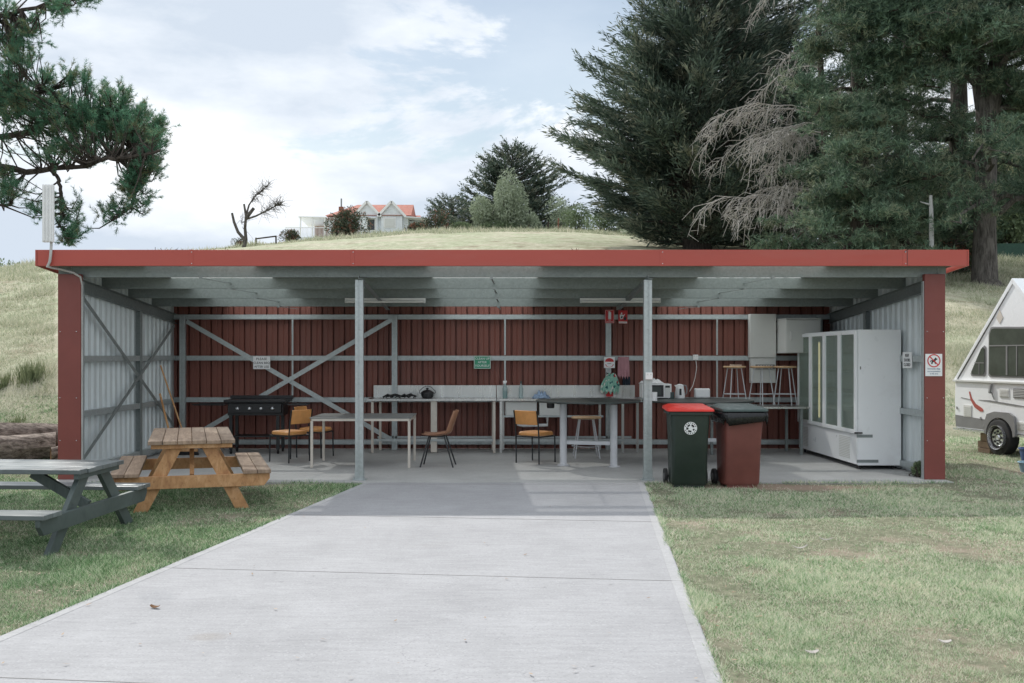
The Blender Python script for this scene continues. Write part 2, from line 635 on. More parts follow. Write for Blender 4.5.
def blades(base, d, ln, wd, rng, quad=True):
    """pointed leaf blades; returns vertices (4 or 3 a blade)"""
    n = len(base)
    d = unit(d)
    side = unit(np.cross(d, rng.normal(size=(n, 3))))
    ln = np.broadcast_to(ln, (n,))[:, None]
    wd = np.broadcast_to(wd, (n,))[:, None]
    tip = base + d * ln
    if quad:
        mid = base + d * ln * 0.42
        return np.stack([base, mid + side * wd / 2, tip, mid - side * wd / 2], axis=1).reshape(-1, 3)
    return np.stack([base - side * wd / 2, base + side * wd / 2, tip], axis=1).reshape(-1, 3)


def text_mb(lines, thick=0.002):
    """lines: (string, size, x, z) -> MB in the XZ plane facing -Y, centred on x"""
    mb = MB()
    dg = bpy.context.evaluated_depsgraph_get()
    for s_, size, x, z in lines:
        cu = bpy.data.curves.new('lettering', 'FONT')
        cu.body = s_
        cu.size = size
        cu.align_x = 'CENTER'
        cu.align_y = 'CENTER'
        cu.extrude = thick / 2
        cu.resolution_u = 2
        ob = bpy.data.objects.new('lettering', cu)
        COL.objects.link(ob)
        dg = bpy.context.evaluated_depsgraph_get()
        me = bpy.data.meshes.new_from_object(ob.evaluated_get(dg))
        vs = [(v.co.x + x, v.co.z * 1.0 - thick / 2, v.co.y + z) for v in me.vertices]
        mb.add(vs, [tuple(p.vertices) for p in me.polygons])
        bpy.data.objects.remove(ob)
        bpy.data.curves.remove(cu)
        bpy.data.meshes.remove(me)
    return mb


# ------------------------------------------------------------------ terrain
_rx = np.array([-400, -150, -90, -60, -47, -38, -28, -23, -18, -9, 0, 5, 10, 15, 20, 30, 45, 70, 110, 200, 400.0])
_rz = np.array([4.0, 5.5, 7.5, 9.0, 9.3, 9.8, 11.2, 11.9, 12.4, 13.2, 13.6, 13.6, 13.35, 12.9, 12.4, 11.7, 11.0, 10.2, 9, 7, 5.0])


def ridge(x):
    k = np.linspace(-6, 6, 9)
    return sum(np.interp(x + q, _rx, _rz) for q in k) / 9.0


def hz(x, y):
    x = np.asarray(x, dtype=float)
    y = np.asarray(y, dtype=float)
    t = np.clip((y - 19.5) / 75.0, 0, None)
    tt = np.minimum(t, 1.0)
    s = tt ** 0.78
    s = s * np.clip(tt / 0.05, 0, 1) ** 0.6
    H = ridge(x)
    z = H * s
    past = np.clip(y - 94.5, 0, None)
    z = z + 1.0 * (1 - np.exp(-past / 25.0)) - 0.00012 * past ** 2 * (past < 300) - (past >= 300) * (0.00012 * 90000 + 0.02 * (past - 300))
    bump = 0.10 * np.sin(x * 0.31 + y * 0.12) * np.sin(y * 0.23 - x * 0.05) + 0.05 * np.sin(x * 0.9 + 1.3) * np.sin(y * 0.7)
    z = z + bump * np.clip((y - 21) / 12, 0, 1)
    low = 0.012 * np.sin(x * 1.7 + 0.4) * np.sin(y * 1.3 + 1.1)
    return z - 0.022 + low


def hz1(x, y):
    return float(hz(x, y))


def grid_sheet(name, xs, ys, mat, zoff=0.0):
    X, Y = np.meshgrid(xs, ys)
    Z = hz(X, Y) + zoff
    V = np.stack([X, Y, Z], -1).reshape(-1, 3)
    nx, ny = len(xs), len(ys)
    i = np.arange(nx - 1)[None, :] + np.arange(ny - 1)[:, None] * nx
    F = np.stack([i, i + 1, i + 1 + nx, i + nx], -1).reshape(-1, 4)
    me = bpy.data.meshes.new(name)
    me.from_pydata(V.tolist(), [], F.tolist())
    me.polygons.foreach_set('use_smooth', [True] * len(me.polygons))
    me.materials.append(mat)
    o = bpy.data.objects.new(name, me)
    COL.objects.link(o)
    return o


def ground_mat():
    t = MT('ground_turf')
    v = t.pos(obj=False)
    sepn = t.n('ShaderNodeSeparateXYZ')
    t.l(v, sepn.inputs[0])
    big = t.noise(v, 0.9, 6, 0.62)
    fine = t.noise(v, 48, 6, 0.75)
    mid = t.noise(v, 14, 8, 0.78)
    lawn = t.ramp(mid, 0.3, (0.09, 0.10, 0.06), 0.64, (0.30, 0.30, 0.21))
    dirt = t.ramp(fine, 0.3, (0.24, 0.18, 0.135), 0.7, (0.46, 0.39, 0.32))
    lawn = t.mix(t.rng(big, 0.50, 0.66, 0, 0.85, True), lawn, dirt)
    # trodden earth beside the slab, where the bins stand
    ex = t.math('DIVIDE', t.math('SUBTRACT', sepn.outputs[0], 3.6), 1.7)
    ey = t.math('DIVIDE', t.math('SUBTRACT', sepn.outputs[1], 12.22), .34)
    e2 = t.math('ADD', t.math('ADD', t.math('MULTIPLY', ex, ex), t.math('MULTIPLY', ey, ey)), t.math('MULTIPLY', mid, .9))
    lawn = t.mix(t.rng(e2, .5, 1.6, .95, 0.0, True), lawn, (0.36, 0.275, 0.215))
    hb = t.noise(v, 0.16, 7, 0.68)
    hm = t.noise(t.pos((1, 0.35, 1), obj=False), 2.2, 8, 0.75)
    straw = t.ramp(hm, 0.32, (0.33, 0.31, 0.22), 0.68, (0.56, 0.53, 0.41))
    green = t.ramp(hm, 0.3, (0.26, 0.29, 0.18), 0.7, (0.47, 0.49, 0.34))
    hill = t.mix(t.rng(hb, 0.42, 0.60, 0, 1, True), green, straw)
    hs = t.noise(v, 0.55, 5, 0.7)
    hill = t.mix(t.rng(hs, 0.53, 0.68, 0, 0.75, True), hill, (0.22, 0.18, 0.12))
    hf = t.noise(v, 3.2, 9, 0.82)
    hill = t.mix(t.rng(hf, 0.50, 0.66, 0, 0.45, True), hill, (0.19, 0.20, 0.12))
    yy = t.math('ADD', sepn.outputs[1], t.math('MULTIPLY', big, 5.0))
    c = t.mix(t.rng(yy, 20.5, 25.5, 0, 1, True), lawn, hill)
    t.col(c)
    t.set(rough=0.95, spec=0.1)
    t.bump(t.math('ADD', fine, mid), 0.7, 0.03)
    return t.m


xs = np.unique(np.concatenate([np.linspace(-400, -70, 34), np.linspace(-70, 70, 141), np.linspace(70, 400, 34)]))
ys = np.unique(np.concatenate([np.linspace(-40, 0, 11), np.linspace(0, 24, 49), np.linspace(24, 120, 97), np.linspace(120, 500, 60), np.linspace(500, 1500, 12)]))
g = grid_sheet('ground', xs, ys, ground_mat())
tag(g, kind='structure')


# ---- concrete
def concrete_mat(name, base, joints=True):
    t = MT(name)
    v = t.pos(obj=False)
    a = t.noise(v, 1.3, 8, 0.62)
    b = t.noise(t.pos((1.0, 7, 1), obj=False, rot=(0, 0, R(7))), 3.0, 7, 0.7)
    f = t.noise(v, 60, 4, 0.7)
    lo = tuple(x * 0.80 for x in base)
    hi = tuple(min(1, x * 1.12) for x in base)
    c = t.ramp(t.math('ADD', t.math('MULTIPLY', a, 0.5), t.math('MULTIPLY', b, 0.5)), 0.34, lo, 0.66, hi)
    st = t.noise(v, 0.8, 5, 0.6)
    c = t.mix(t.rng(st, 0.63, 0.76, 0, 0.35, True), c, tuple(x * y for x, y in zip(base, (0.72, 0.68, 0.60))))
    if joints:
        sx = t.n('ShaderNodeSeparateXYZ')
        t.l(v, sx.inputs[0])
        ex = t.math('DIVIDE', t.math('SUBTRACT', sx.outputs[0], -1.62), .13)
        ey = t.math('DIVIDE', t.math('SUBTRACT', sx.outputs[1], 5.66), .10)
        e2 = t.math('ADD', t.math('ADD', t.math('MULTIPLY', ex, ex), t.math('MULTIPLY', ey, ey)), t.math('MULTIPLY', f, .8))
        c = t.mix(t.rng(e2, .3, 1.6, .45, 0.0, True), c, tuple(x * y for x, y in zip(base, (0.70, 0.62, 0.52))))
    sp = t.noise(v, 9, 3, 0.5)
    c = t.mix(t.rng(sp, 0.69, 0.75, 0, 0.35), c, tuple(x * 0.55 for x in base))
    vd = t.n('ShaderNodeTexVoronoi')
    vd.feature = 'DISTANCE_TO_EDGE'
    vd.inputs['Scale'].default_value = 0.33
    wob = t.n('ShaderNodeVectorMath')
    wob.operation = 'ADD'
    nv = t.n('ShaderNodeTexNoise')
    nv.inputs['Scale'].default_value = 2.5
    nv.inputs['Detail'].default_value = 6
    t.l(v, nv.inputs['Vector'])
    t.l(v, wob.inputs[0])
    t.l(nv.outputs['Color'], wob.inputs[1])
    t.l(wob.outputs[0], vd.inputs['Vector'])
    thin = t.math('MULTIPLY', t.rng(vd.outputs['Distance'], 0.0, 0.0022, 1.0, 0.0), t.rng(a, 0.48, 0.60, 0.0, 0.55))
    c = t.mix(thin, c, tuple(x * 0.4 for x in base))
    ag = t.n('ShaderNodeTexVoronoi')
    ag.inputs['Scale'].default_value = 95
    t.l(v, ag.inputs['Vector'])
    sa = t.n('ShaderNodeSeparateColor')
    t.l(ag.outputs['Color'], sa.inputs[0])
    c = t.mix(t.rng(sa.outputs[0], 0.80, 0.95, 0.0, 0.28), c, tuple(x * 0.55 for x in base))
    c = t.mix(t.rng(sa.outputs[1], 0.88, 0.98, 0.0, 0.25), c, tuple(min(1, x * 1.5) for x in base))
    wear = t.noise(t.pos((1.6, 0.25, 1), obj=False, rot=(0, 0, R(-7))), 1.1, 6, 0.65)
    c = t.mix(t.rng(wear, 0.52, 0.72, 0.0, 0.30, True), c, tuple(x * 0.74 for x in base))
    c = t.mix(t.rng(f, 0.3, 0.7, 0.12, 0.0), c, (0.2, 0.2, 0.2))
    t.col(c)
    t.set(rough=0.85, spec=0.25)
    t.bump(t.math('ADD', t.math('MULTIPLY', b, 1.5), f), 0.35, 0.006)
    return t.m


M['path'] = concrete_mat('path_concrete', (0.365, 0.365, 0.375))
M['slab'] = concrete_mat('slab_concrete', (0.43, 0.43, 0.42), False)
M['edge'] = concrete_mat('path_trowelled_edge', (0.405, 0.405, 0.41), False)
M['joint'] = simple('joint_dirt', (0.28, 0.27, 0.26), 0.9)

# slab under the shed
mb = MB()
mb.box(-5.62, 5.815, 12.54, 17.05, -0.12, 0.0)
tag(mb.build('concrete_slab', 'slab', bevel=0.01), kind='structure')
# path: left edge and right edge lines
PL0, PL1 = Vector((-1.625, 12.50, 0)), Vector((-2.817, 5.686, 0))
PR0, PR1 = Vector((1.905, 12.50, 0)), Vector((1.127, 4.854, 0))


def edge_x(a, b, y):
    return a.x + (b.x - a.x) * (y - a.y) / (b.y - a.y)


def xl(y):
    return edge_x(PL0, PL1, y)


def xr(y):
    return edge_x(PR0, PR1, y)


mb = MB()
poly = [(xl(12.515), 12.515), (xl(-6), -6), (xr(-6), -6), (xr(12.515), 12.515)]
mb.prism(poly, lambda a, b: (a, b, -0.12), lambda a, b: (a, b, -0.003))
tag(mb.build('concrete_path', 'path', bevel=0.008), kind='structure')
# trowelled borders down both sides, thin sheets lying on the path
for nm, f, sgn in (('path_edge_band', xl, 1), ('path_edge_band', xr, -1)):
    mb = MB()
    e0, e1 = 0.012, 0.085
    p = [(f(12.5) + sgn * e0, 12.5), (f(-6) + sgn * e0, -6), (f(-6) + sgn * e1, -6), (f(12.5) + sgn * e1, 12.5)]
    mb.prism(p, lambda a, b: (a, b, -0.0029), lambda a, b: (a, b, -0.0012))
    tag(mb.build(nm, 'edge'), kind='structure')
# tooled joints
mb = MB()
for y0 in (2.35, 4.75, 7.25, 9.75, 12.25):
    a = Vector((xl(y0) + 0.02, y0 + 0.25, -0.0028))
    b = Vector((xr(y0) - 0.02, y0 - 0.20, -0.0028))
    if y0 > 12:
        a.y = b.y = 12.35
        a.x, b.x = xl(12.35) + .02, xr(12.35) - .02
    mb.beam(a + Vector((0, 0, 0.0008)), b + Vector((0, 0, 0.0008)), 0.005, 0.003)
tag(mb.build('path_joints', 'joint'), kind='structure')


# ------------------------------------------------------------------ the shed
YF, YB = 12.9, 17.0
XL, XR = -5.45, 5.75                   # wall sheets, inner faces


def pz(y):                             # purlin underside = rafter line
    return 2.607 - 0.0755 * (y - 12.85)


def rz_(y):                            # underside of the roof sheets
    return pz(y) + 0.152


shed = thing('open_shed', (0.1, 12.9, 0), 'long red steel lean-to shelter, open at the front, standing on a concrete slab', 'shed')


def ribbed(mb, f0, f1, s0, s1, pitch, rib, depth, t=0.0008, phase=0.0):
    """trapezoidal sheet running along s; f0/f1 map (s, d) to its two ends"""
    pts = []
    s = s0 + phase
    pts.append((s0, 0))
    while s + rib < s1:
        a, b = s, s + rib
        if a > s0:
            pts += [(a, 0), (a + rib * 0.22, depth), (b - rib * 0.22, depth), (b, 0)]
            m = b + (pitch - rib) * 0.5      # small swage in the pan
            if m + 0.01 < s1:
                pts += [(m - 0.012, 0), (m, depth * 0.16), (m + 0.012, 0)]
        s += pitch
    pts.append((s1, 0))
    n = len(pts)
    if t is None:
        mb.add([f0(a, d) for a, d in pts] + [f1(a, d) for a, d in pts], [(i, i + 1, n + i + 1, n + i) for i in range(n - 1)])
        return
    vs = [f0(a, d) for a, d in pts] + [f1(a, d) for a, d in pts] + [f0(a, d + t) for a, d in pts] + [f1(a, d + t) for a, d in pts]
    fs = []
    for i in range(n - 1):
        fs.append((i, i + 1, n + i + 1, n + i))
        fs.append((2 * n + i, 3 * n + i, 3 * n + i + 1, 2 * n + i + 1))
    fs.append((0, n, 3 * n, 2 * n))
    fs.append((n - 1, 3 * n - 1, 4 * n - 1, 2 * n - 1))
    mb.add(vs, fs)


# back wall, seen from inside
mb = MB()
ribbed(mb, lambda s, d: (s, YB + d, 0.001), lambda s, d: (s, YB + d, rz_(YB) - 0.01), XL - 0.02, XR + 0.02, 0.19, 0.034, 0.048, phase=0.07)
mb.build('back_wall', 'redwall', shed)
# side walls: bare galvanised sheet inside, red cladding outside
for sx, x in ((-1, XL), (1, XR)):
    mb = MB()
    ribbed(mb, lambda s, d: (x + sx * d, s, 0.001), lambda s, d: (x + sx * d, s, rz_(s) - 0.012), 12.86, YB - 0.004, 0.19, 0.10, 0.034, phase=0.05)
    mb.build('side_wall', 'galvsheet', shed)
    mb = MB()
    ribbed(mb, lambda s, d: (x + sx * (0.040 + d), s, 0.014), lambda s, d: (x + sx * (0.040 + d), s, rz_(s) - 0.016), 12.87, YB + 0.03, 0.19, 0.06, 0.028, phase=0.05)
    mb.build('outer_cladding', 'red', shed)

# roof: painted steel with three runs of translucent sheet
XS = [-5.74, -4.50, -3.08, -0.84, 0.62, 2.86, 4.30, 5.97]
tr = MT('translucent_roof_sheet')
tr.col((0.75, 0.78, 0.78))
tr.set(rough=0.4)
_t1 = tr.n('ShaderNodeBsdfTranslucent')
_t1.inputs['Color'].default_value = (0.93, 0.95, 0.95, 1)
_t2 = tr.n('ShaderNodeBsdfTransparent')
_t2.inputs['Color'].default_value = (0.95, 0.97, 0.97, 1)
_m1 = tr.n('ShaderNodeMixShader')
_m1.inputs[0].default_value = 0.31
tr.l(_t1.outputs[0], _m1.inputs[1])
tr.l(_t2.outputs[0], _m1.inputs[2])
_m2 = tr.n('ShaderNodeMixShader')
_m2.inputs[0].default_value = 0.93
tr.l(tr.b.outputs[0], _m2.inputs[1])
tr.l(_m1.outputs[0], _m2.inputs[2])
tr.l(_m2.outputs[0], tr.o.inputs['Surface'])
M['skylight'] = tr.m
for i in range(7):
    mb = MB()
    y0, y1 = 12.60, 17.10
    g_ = 0.002
    ribbed(mb, lambda s, d: (s, y0, rz_(y0) + d), lambda s, d: (s, y1, rz_(y1) + d), XS[i] + g_, XS[i + 1] - g_, 0.19, 0.06, 0.028, phase=0.06, t=None if i % 2 else 0.0008)
    mb.build('skylight_sheet' if i % 2 else 'roof_sheet', 'skylight' if i % 2 else 'roofout', shed)

# front fascia (box gutter profile) with returned lips, and barge cappings down the ends
mb = MB()
mb.box(-5.76, 5.99, 12.575, 12.597, 2.727, 2.93)
mb.box(-5.757, 5.987, 12.598, 12.66, 2.729, 2.733)
mb.box(-5.757, 5.987, 12.598, 12.64, 2.924, 2.928)
for x in (-3.84, -1.80, 2.11, 5.18):
    mb.box(x, x + 0.05, 12.571, 12.5745, 2.724, 2.933)
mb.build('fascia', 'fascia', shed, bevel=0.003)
mb = MB()
mb.box(5.232, 5.238, 12.5725, 12.5745, 2.73, 2.93)
mb.beam((5.20, 12.5695, 2.90), (5.222, 12.5695, 2.92), 0.002, 0.01)
mb.build('lap_joint', 'black', shed)
for x in (-3.815, -1.775, 2.135, 5.205):
    for z in (2.755, 2.90):
        mb = MB()
        mb.lathe([(0.0001, -0.004), (0.006, -0.003), (0.007, 0)], (x + 0.008, 12.571, z), 8, 'y')
        mb.build('rivet', 'chrome', shed)
for x0, x1 in ((-5.785, -5.765), (5.995, 6.015)):
    mb = MB()
    mb.prism([(12.573, 2.727), (17.13, 2.727 - 4.55 * .0755), (17.13, 2.93 - 4.55 * .0755), (12.573, 2.93)],
             lambda a, b: (x0, a, b), lambda a, b: (x1, a, b))
    mb.build('barge_capping', 'fascia', shed)

# purlins (C section, web towards the front)
for y in (12.87, 13.9, 14.9, 15.9):
    z0 = pz(y)
    mb = MB()
    mb.box(-5.62, 5.86, y, y + 0.003, z0, z0 + 0.15)
    mb.box(-5.62, 5.86, y + 0.003, y + 0.065, z0, z0 + 0.003)
    mb.box(-5.62, 5.86, y + 0.003, y + 0.065, z0 + 0.144, z0 + 0.147)
    mb.box(-5.62, 5.86, y + 0.062, y + 0.065, z0 + 0.003, z0 + 0.020)
    mb.build('purlin', 'purlin', shed)
# bridging: thin rods between the purlins in each bay
for xs_ in ((-3.78, -3.30), (-0.02, 0.12), (3.62, 3.16)):
    mb = MB()
    for k in range(4):
        ya, yb = (12.93, 13.9, 14.9, 15.9, 16.86)[k], (13.9, 14.9, 15.9, 16.86, 17.0)[k]
        x = xs_[0] + (xs_[1] - xs_[0]) * k / 4
        mb.beam((x, ya, pz(ya) - 0.004), (x + (xs_[1] - xs_[0]) / 4, yb, pz(yb) + 0.075), 0.022, 0.006)
        mb.box(x - 0.02, x + 0.02, ya - 0.066, ya - 0.06, pz(ya) - 0.02, pz(ya) + 0.02)
    mb.build('purlin_bridging', 'galvdark', shed)

# rafters
for x in (-1.71, 1.98):
    mb = MB()
    a, b = (x, 12.66, pz(12.66) - 0.026), (x, 15.95, pz(15.95) - 0.026)
    mb.beam(a, b, 0.004, 0.046)
    mb.beam((x + 0.03, 12.66, pz(12.66) - 0.051), (x + 0.03, 15.95, pz(15.95) - 0.051), 0.06, 0.004)
    mb.build('rafter', 'galvdark', shed)
for x, s in ((XL + 0.02, 1), (XR - 0.02, -1)):
    mb = MB()
    ya, yb = 12.9, 16.97
    mb.beam((x, ya, pz(ya) - 0.083), (x, yb, pz(yb) - 0.083), 0.004, 0.16)
    for dz in (-0.161, -0.005):
        mb.beam((x + s * 0.03, ya, pz(ya) + dz), (x + s * 0.03, yb, pz(yb) + dz), 0.056, 0.004)
    mb.build('end_rafter', 'galvdark', shed)

# red corner columns: folded flashings
for x0, x1 in ((-5.59, -5.295), (5.545, 5.81)):
    mb = MB()
    mb.box(x0, x1, 12.78, 12.853, 0.0, 2.64)
    mb.box(x0 + 0.004 if x0 < 0 else x1 - 0.012, x0 + 0.012 if x0 < 0 else x1 - 0.004, 12.855, 12.95, 0.01, 2.60)
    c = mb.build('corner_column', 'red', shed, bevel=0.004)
    xi = x1 if x0 < 0 else x0
    s = -1 if x0 < 0 else 1
    mb = MB()
    mb.box(min(xi, xi - s * 0.012) if True else 0, max(xi, xi - s * 0.012), 12.80, 12.86, 0.0, 2.55)
    mb.build('edge_angle', 'galv', c)
    for z in (0.5, 1.05, 1.9):
        for dx in (0.03, 0.24):
            mb = MB()
            mb.lathe([(0.0001, -0.006), (0.006, -0.004), (0.007, 0)], (x0 + dx, 12.779, z), 8, 'y')
            mb.build('screw', 'chrome', c)


def cpost(x, y, z1, w=0.10, d=0.09, base=True, mat='galv'):
    mb = MB()
    mb.box(x - w / 2, x - 0.012, y, y + 0.004, 0, z1)
    mb.box(x + 0.012, x + w / 2, y, y + 0.004, 0, z1)
    mb.box(x - 0.0115, x + 0.0115, y + 0.008, y + 0.012, 0, z1)
    mb.box(x - w / 2, x - w / 2 + 0.004, y + 0.005, y + d, 0, z1)
    mb.box(x + w / 2 - 0.004, x + w / 2, y + 0.005, y + d, 0, z1)
    mb.box(x - w / 2 + .005, x + w / 2 - .005, y + d - 0.004, y + d, 0, z1)
    z = 0.25
    while z < z1:
        mb.lathe([(0.0001, -0.007), (0.007, -0.005), (0.008, 0)], (x, y - 0.001 + 0.009, z), 6, 'y')
        z += 0.42
    o = mb.build('post', mat, shed)
    if base:
        b = MB()
        b.box(x - 0.085, x + 0.085, y - 0.03, y + d + 0.03, 0.0005, 0.010)
        b.box(x - w / 2 - 0.008, x - w / 2 - 0.002, y + 0.01, y + d - 0.01, 0.011, 0.13)
        b.box(x + w / 2 + 0.002, x + w / 2 + 0.008, y + 0.01, y + d - 0.01, 0.011, 0.13)
        for q in (-0.068, 0.068):
            b.lathe([(0.012, 0.011), (0.012, 0.022), (0.006, 0.024), (0.006, 0.04)], (x + q, y - 0.012, 0), 6)
        b.build('base_plate', 'galv', o)
    return o


cpost(-1.71, 12.70, 2.56)
cpost(1.98, 12.70, 2.56)
for x in (-5.25, -1.664, 1.95, 5.52):
    cpost(x, 16.80, pz(16.8) - 0.055, w=0.09, d=0.08, base=False)

# girts on the back wall
for z in (2.255, 1.556, 0.848, 0.13):
    mb = MB()
    x0, x1 = XL + 0.03, XR - 0.03
    y = 16.90
    mb.box(x0, x1, y, y + 0.003, z - 0.028, z + 0.028)
    mb.box(x0, x1, y + 0.004, y + 0.09, z + 0.030, z + 0.033)
    mb.box(x0, x1, y + 0.004, y + 0.09, z - 0.049, z - 0.046)
    mb.box(x0, x1, y - 0.022, y - 0.002, z - 0.047, z - 0.029)
    mb.build('girt', 'galv', shed)
# slim sag rods between the girts
for x, za, zb in ((-3.40, 0.86, 2.22), (0.204, 0.86, 2.22), (3.80, 0.86, 2.22)):
    mb = MB()
    mb.box(x - 0.014, x + 0.014, 16.872, 16.876, za, 1.52)
    mb.box(x - 0.014, x + 0.014, 16.872, 16.876, 1.60, zb)
    mb.build('sag_rod', 'galv', shed)
# flat strap cross-bracing
for p0, p1 in (((-5.17, 2.17), (-1.70, 0.165)), ((-1.70, 2.20), (-5.17, 0.165))):
    mb = MB()
    yy = 16.78 if p0[1] < 2.19 else 16.765
    mb.beam((p0[0], yy, p0[1]), (p1[0], yy, p1[1]), 0.006, 0.075)
    mb.build('cross_brace', 'galv', shed)
# side wall framing
for x, s in ((XL, 1), (XR, -1)):
    for z in (1.555, 0.83, 0.10):
        mb = MB()
        a, b = (x + s * 0.004, x + s * 0.075)
        for q0, q1 in ((z + 0.03, z + 0.033), (z - 0.033, z - 0.03)):
            mb.box(min(a, b), max(a, b), 12.95, 16.79, q0, q1)
        b2 = x + s * 0.078
        mb.box(min(b2, b2 + s * 0.003), max(b2, b2 + s * 0.003), 12.95, 16.79, z - 0.045, z + 0.036)
        mb.build('side_girt', 'galv', shed)
    mb = MB()
    a, b = x + s * 0.083, x + s * 0.088
    mb.box(min(a, b), max(a, b), 15.12, 15.22, 0.0, pz(15.2) - 0.165)
    a, b = x + s * 0.004, x + s * 0.074
    mb.box(min(a, b), max(a, b), 15.165, 15.169, 0.14, pz(15.2) - 0.17)
    mb.build('side_stud', 'galvdark', shed)
    for (ya, za), (yb, zb) in (((13.0, 2.35), (16.7, 0.41)), ((13.0, 0.25), (16.7, 2.1))):
        if s < 0:
            continue
        mb = MB()
        xx = x + s * (0.094 if za > 1 else 0.102)
        mb.beam((xx, ya, za), (xx, yb, zb), 0.006, 0.06)
        mb.build('side_brace', 'galvdark', shed)

# bits of leaf and twig caught on the roof edge
mb = MB()
rnd = random.Random(5)
for cx in (-4.2, -4.0, -3.5, 1.1, 3.4):
    for k in range(5):
        x = cx + rnd.uniform(-.1, .1)
        mb.beam((x, 12.65, 2.925), (x + rnd.uniform(-.05, .05), 12.66, 2.925 + rnd.uniform(.015, .05)), 0.006, 0.003)
tag(mb.build('leaf_debris', 'barkdark'), kind='stuff')


# ------------------------------------------------------------------ fittings on the shed
def batten(x, label):
    t = thing('ceiling_light', (x, 14.86, 2.40), label, 'light', 'twin-tube battens under the shelter roof')
    m = MB()
    m.box(-0.60, 0.60, -0.02, 0.02, 0.012, 0.050)
    m.build('housing', 'plastic_w', t, world=False, bevel=0.004)
    for sx in (-1, 1):
        m = MB()
        m.box(sx * 0.585 - 0.012, sx * 0.585 + 0.012, -0.055, 0.055, -0.022, 0.011)
        m.build('lamp_holder', 'offwhite', t, world=False)
    for q in (-0.038, 0.038):
        m = MB()
        m.tube([(-0.57, q, -0.005), (0.57, q, -0.005)], 0.014, 10)
        m.build('tube', 'tubelight', t, world=False, smooth=True)
    return t


batten(-1.61, 'white twin-tube light batten behind the left front post of the shelter')
batten(1.90, 'white twin-tube light batten behind the right front post, above the red fire signs')


def sign(name, label, cx, y, cz, wd, ht, face, lines, ink, rz=0.0, cat='sign', extra=None):
    t = thing(name, (cx, y, cz), label, cat, rz=rz)
    m = MB()
    m.box(-wd / 2, wd / 2, 0.0, 0.006, -ht / 2, ht / 2)
    m.build('sign_plate', face, t, world=False)
    if lines:
        tm = text_mb(lines)
        m = MB()
        m.add([(a, b - 0.0012, c) for a, b, c in tm.v], tm.f)
        m.build('lettering', ink, t, world=False, recalc=False)
    if extra:
        extra(t)
    return t


sign('sign', 'white notice reading PLEASE CLEAN BBQ AFTER USE on the left back girt', (261.7 - 493) * 16.74 / 995, 16.735, 1.6 - 7.7 * 16.74 / 995, 0.285, 0.215,
     'label_w', [('PLEASE', .058, 0, .062), ('CLEAN BBQ', .052, 0, -.004), ('AFTER USE', .052, 0, -.068)], 'label_b')


def green_extra(t):
    m = MB()
    for a in (-1, 1):
        m.box(a * 0.135 - 0.003, a * 0.135 + 0.003, -0.0025, -0.0005, -0.105, 0.105)
        m.box(-0.131, 0.131, -0.0025, -0.0005, a * 0.102 - 0.003, a * 0.102 + 0.003)
    m.build('border', 'label_w', t, world=False)


sign('sign', 'green notice reading CLEAN UP AFTER YOURSELF in the middle of the back wall', (482.3 - 493) * 16.87 / 995, 16.868, 1.6 - 7.3 * 16.87 / 995, 0.285, 0.22,
     'label_g', [('CLEAN UP', .053, 0, .06), ('AFTER', .053, 0, 0), ('YOURSELF', .053, 0, -.06)], 'label_w', extra=green_extra)


def ext_extra(t):
    m = MB()
    m.box(-0.024, 0.024, -0.003, -0.0008, -0.045, 0.072)
    m.box(-0.010, 0.010, -0.003, -0.0008, 0.073, 0.088)
    m.box(-0.030, -0.0105, -0.003, -0.0008, 0.078, 0.086)
    for a in (-1, 1):
        m.box(a * 0.072 - 0.002, a * 0.072 + 0.002, -0.0022, -0.0006, -0.105, 0.105)
        m.box(-0.0699, 0.0699, -0.0022, -0.0006, a * 0.107 - 0.002, a * 0.107 + 0.002)
    m.build('pictogram', 'label_w', t, world=False)


sign('fire_sign', 'red fire extinguisher sign with white cylinder symbol at the top of the middle back post', (609.6 - 493) * 16.78 / 995, 16.775, 1.6 + 38.5 * 16.78 / 995, 0.155, 0.225,
     'label_r', [('FIRE', .024, 0, -.062), ('EXTINGUISHER', .017, 0, -.088)], 'label_w', extra=ext_extra)


def blanket_extra(t):
    m = MB()
    m.lathe([(0.0001, -0.003), (0.013, -0.003), (0.013, -0.0008)], (-0.022, 0, 0.062), 12, 'y')
    m.prism([(-0.055, 0.04), (-0.02, 0.045), (0.01, 0.03), (0.03, 0.05), (0.035, 0.04), (0.01, 0.01), (0.0, -0.03), (-0.04, -0.04), (-0.052, -0.01)],
            lambda a, b: (a, -0.003, b), lambda a, b: (a, -0.0008, b))
    m.box(-0.07, 0.07, -0.003, -0.0008, -0.108, -0.078)
    m.build('pictogram', 'label_w', t, world=False)
    m = MB()
    m.prism([(0.018, -0.055), (0.052, -0.055), (0.060, -0.02), (0.046, 0.0), (0.042, 0.018), (0.030, -0.002), (0.014, -0.02)],
            lambda a, b: (a, -0.003, b), lambda a, b: (a, -0.0008, b))
    m.prism([(-0.036, -0.02), (-0.01, -0.02), (-0.004, 0.012), (-0.024, 0.024)], lambda a, b: (a, -0.0042, b), lambda a, b: (a, -0.0032, b))
    m.build('flame_pictogram', 'label_b', t, world=False)


sign('fire_sign', 'red fire blanket sign with a figure symbol, right of the extinguisher sign', (622.9 - 493) * 16.87 / 995, 16.868, 1.6 + 38 * 16.87 / 995, 0.155, 0.225,
     'label_r', [('FIRE BLANKET', .018, 0, -.093)], 'label_r', extra=blanket_extra)


